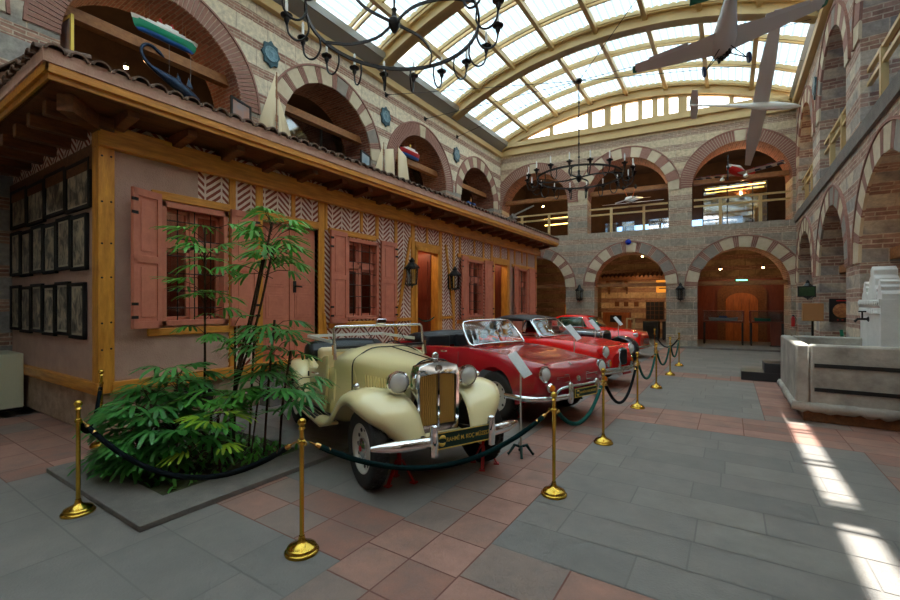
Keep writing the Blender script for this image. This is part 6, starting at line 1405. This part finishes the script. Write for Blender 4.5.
b=MB();b.tube([(.2+math.cos(a)*.15,-.04,.28+math.sin(a)*.15) for a in[.6+i*.5 for i in range(11)]],.03,6);b.prism([(.33,.30),(.42,.30),(.36,.42)],(0,-.04,0),(1,0,0),(0,0,1),(0,1,0),.02);b.build('arrow',M_blk,t)
b=MB();[b.box(-.52,-.52+w_,-.036,-.03,z,z+.05) for z,w_ in((.36,.42),(.26,.34),(.16,.38))];b.build('lettering_lines',M_blk,t);b=MB();b.cyl((-.5,0,.55),(-.5,0,1.9),.008);b.cyl((.4,0,.55),(.4,0,1.9),.008);b.build('hanging_rod',M_iron,t)
t=thing('cream_sign_frame','small cream frame stand beyond the nose of the far red saloon','sign stand',(-3.45,19.0,0));b=MB();b.box(-.17,-.11,-.02,.02,.0,1.2);b.box(.11,.17,-.02,.02,0,1.2);b.box(-.17,.17,-.02,.02,1.14,1.2);b.build('frame',M_cream,t);b=MB();b.box(-.2,.2,-.15,.15,0,.03);b.build('base',M_iron,t)
# left room
for x in(-7.55,-7.0):
    t=thing('lit_cabinet','orange lit wooden panel deep in the lower left back arch, %s of two'%('left' if x<-7.3 else 'right'),'cabinet',(x,23.8,0));b=MB();b.box(-.2,.2,-.1,.1,.0,1.75);b.build('panel',M_owood,t);b=MB();b.box(-.15,.15,-.12,-.1,.9,1.6);b.build('inset',M_gold,t)
lamp('back_room_fill',(-7.2,23.0,2.2),10);lamp('back_room_fill',(-3.6,22.6,2.7),18);lamp('back_room_fill',(.45,22.8,3.0),16)
lamp('gallery_fill',(-7.8,22.2,7.6),30);lamp('gallery_fill',(-3.7,22.2,7.6),30);lamp('gallery_fill',(.4,21.9,7.6),30)
for y in(4,8.4,12.7,16.9): lamp('gallery_fill',(-11.6,y,7.6),5)
# upper gallery furniture hints: showcases behind the middle arch
for x in(-5.0,-4.2,-3.0,-2.4):
    t=thing('gallery_showcase','glass showcase behind the middle upper back arch, %s'%{-5.0:'leftmost of four',-4.2:'second from the left of four',-3.0:'third from the left of four',-2.4:'rightmost of four'}[x],'display case',(x,22.8,4.93));b=MB();b.box(-.3,.3,-.25,.25,0,.35);b.build('base',M_mahog,t);b=MB();b.box(-.28,.28,-.23,.23,.35,.9);b.build('glass',M_mirrorglass,t)
# ---------------------------------------------------------------- right arcade items
t=thing('exhibit_poster','dark poster with orange roundel on the pier of the right arcade','poster',(XR+.35,10.98,.98),0)
t.location=(2.5,15.31,1.3);t.scale=(.73,)*3;b=MB();b.box(-.36,.36,-.03,0,0,.85);b.build('board',M_blk,t);b=MB();b.lathe([(.26,0),(.24,.01),(0,.012)],(0,-.03,.42),(0,-1,0),28);b.lathe([(.19,.0),(.17,.02)],(0,-.03,.42),(0,-1,0),28);b.build('roundel',mat('orange print',S(220,150,90),.5,col2=S(140,70,40),vs=9),t)
b=MB();[b.box(-.14+i*.13,-.10+i*.13,-.034,-.03,.06,.1) for i in range(3)];b.box(-.16,.16,-.034,-.03,.76,.80);b.build('red_marks',M_redp,t)
t=thing('brown_post_box','brown box on a dark pole in front of the right arcade','box',(1.72,13.9,0));b=MB();b.box(-.2,.2,-.12,.12,1.36,1.80);b.build('box',mat('tan cardboard brown',S(176,124,76),.6),t,bev=.01);b=MB();b.cyl((0,0,0),(0,0,1.4),.025);b.box(-.15,.15,-.15,.15,0,.02);b.build('pole',M_iron,t)
t=thing('wall_screen','small dark green screen on the right arcade pier','screen',(1.80,15.6,1.98));b=MB();b.box(-.2,.2,-.05,0,0,.3);b.build('frame',M_blk,t);b=MB();b.box(-.17,.17,-.055,-.05,.03,.27);b.build('picture',mat('green landscape print',S(20,50,30),.4,col2=S(60,90,50),vs=4),t)
t=thing('green_pole','short green and white pole leaning behind the fountain','pole',(2.05,11.9,0),0);b=MB();b.cyl((0,0,0),(-.12,0,1.25),.03);b.build('shaft',M_pgreen,t)
t=thing('fire_extinguisher','red fire extinguisher on the back wall near the right corner','fire extinguisher',(1.93,20.0,.95));b=MB();b.lathe([(.0,0),(.06,.01),(.06,.3),(.03,.36),(.02,.4)],seg=12);b.build('cylinder',M_redp,t);b=MB();b.box(-.03,.03,-.05,.05,.38,.43);b.tube([(.03,0,.38),(.09,0,.3),(.08,0,.15)],.01,6);b.build('valve',M_blk,t)
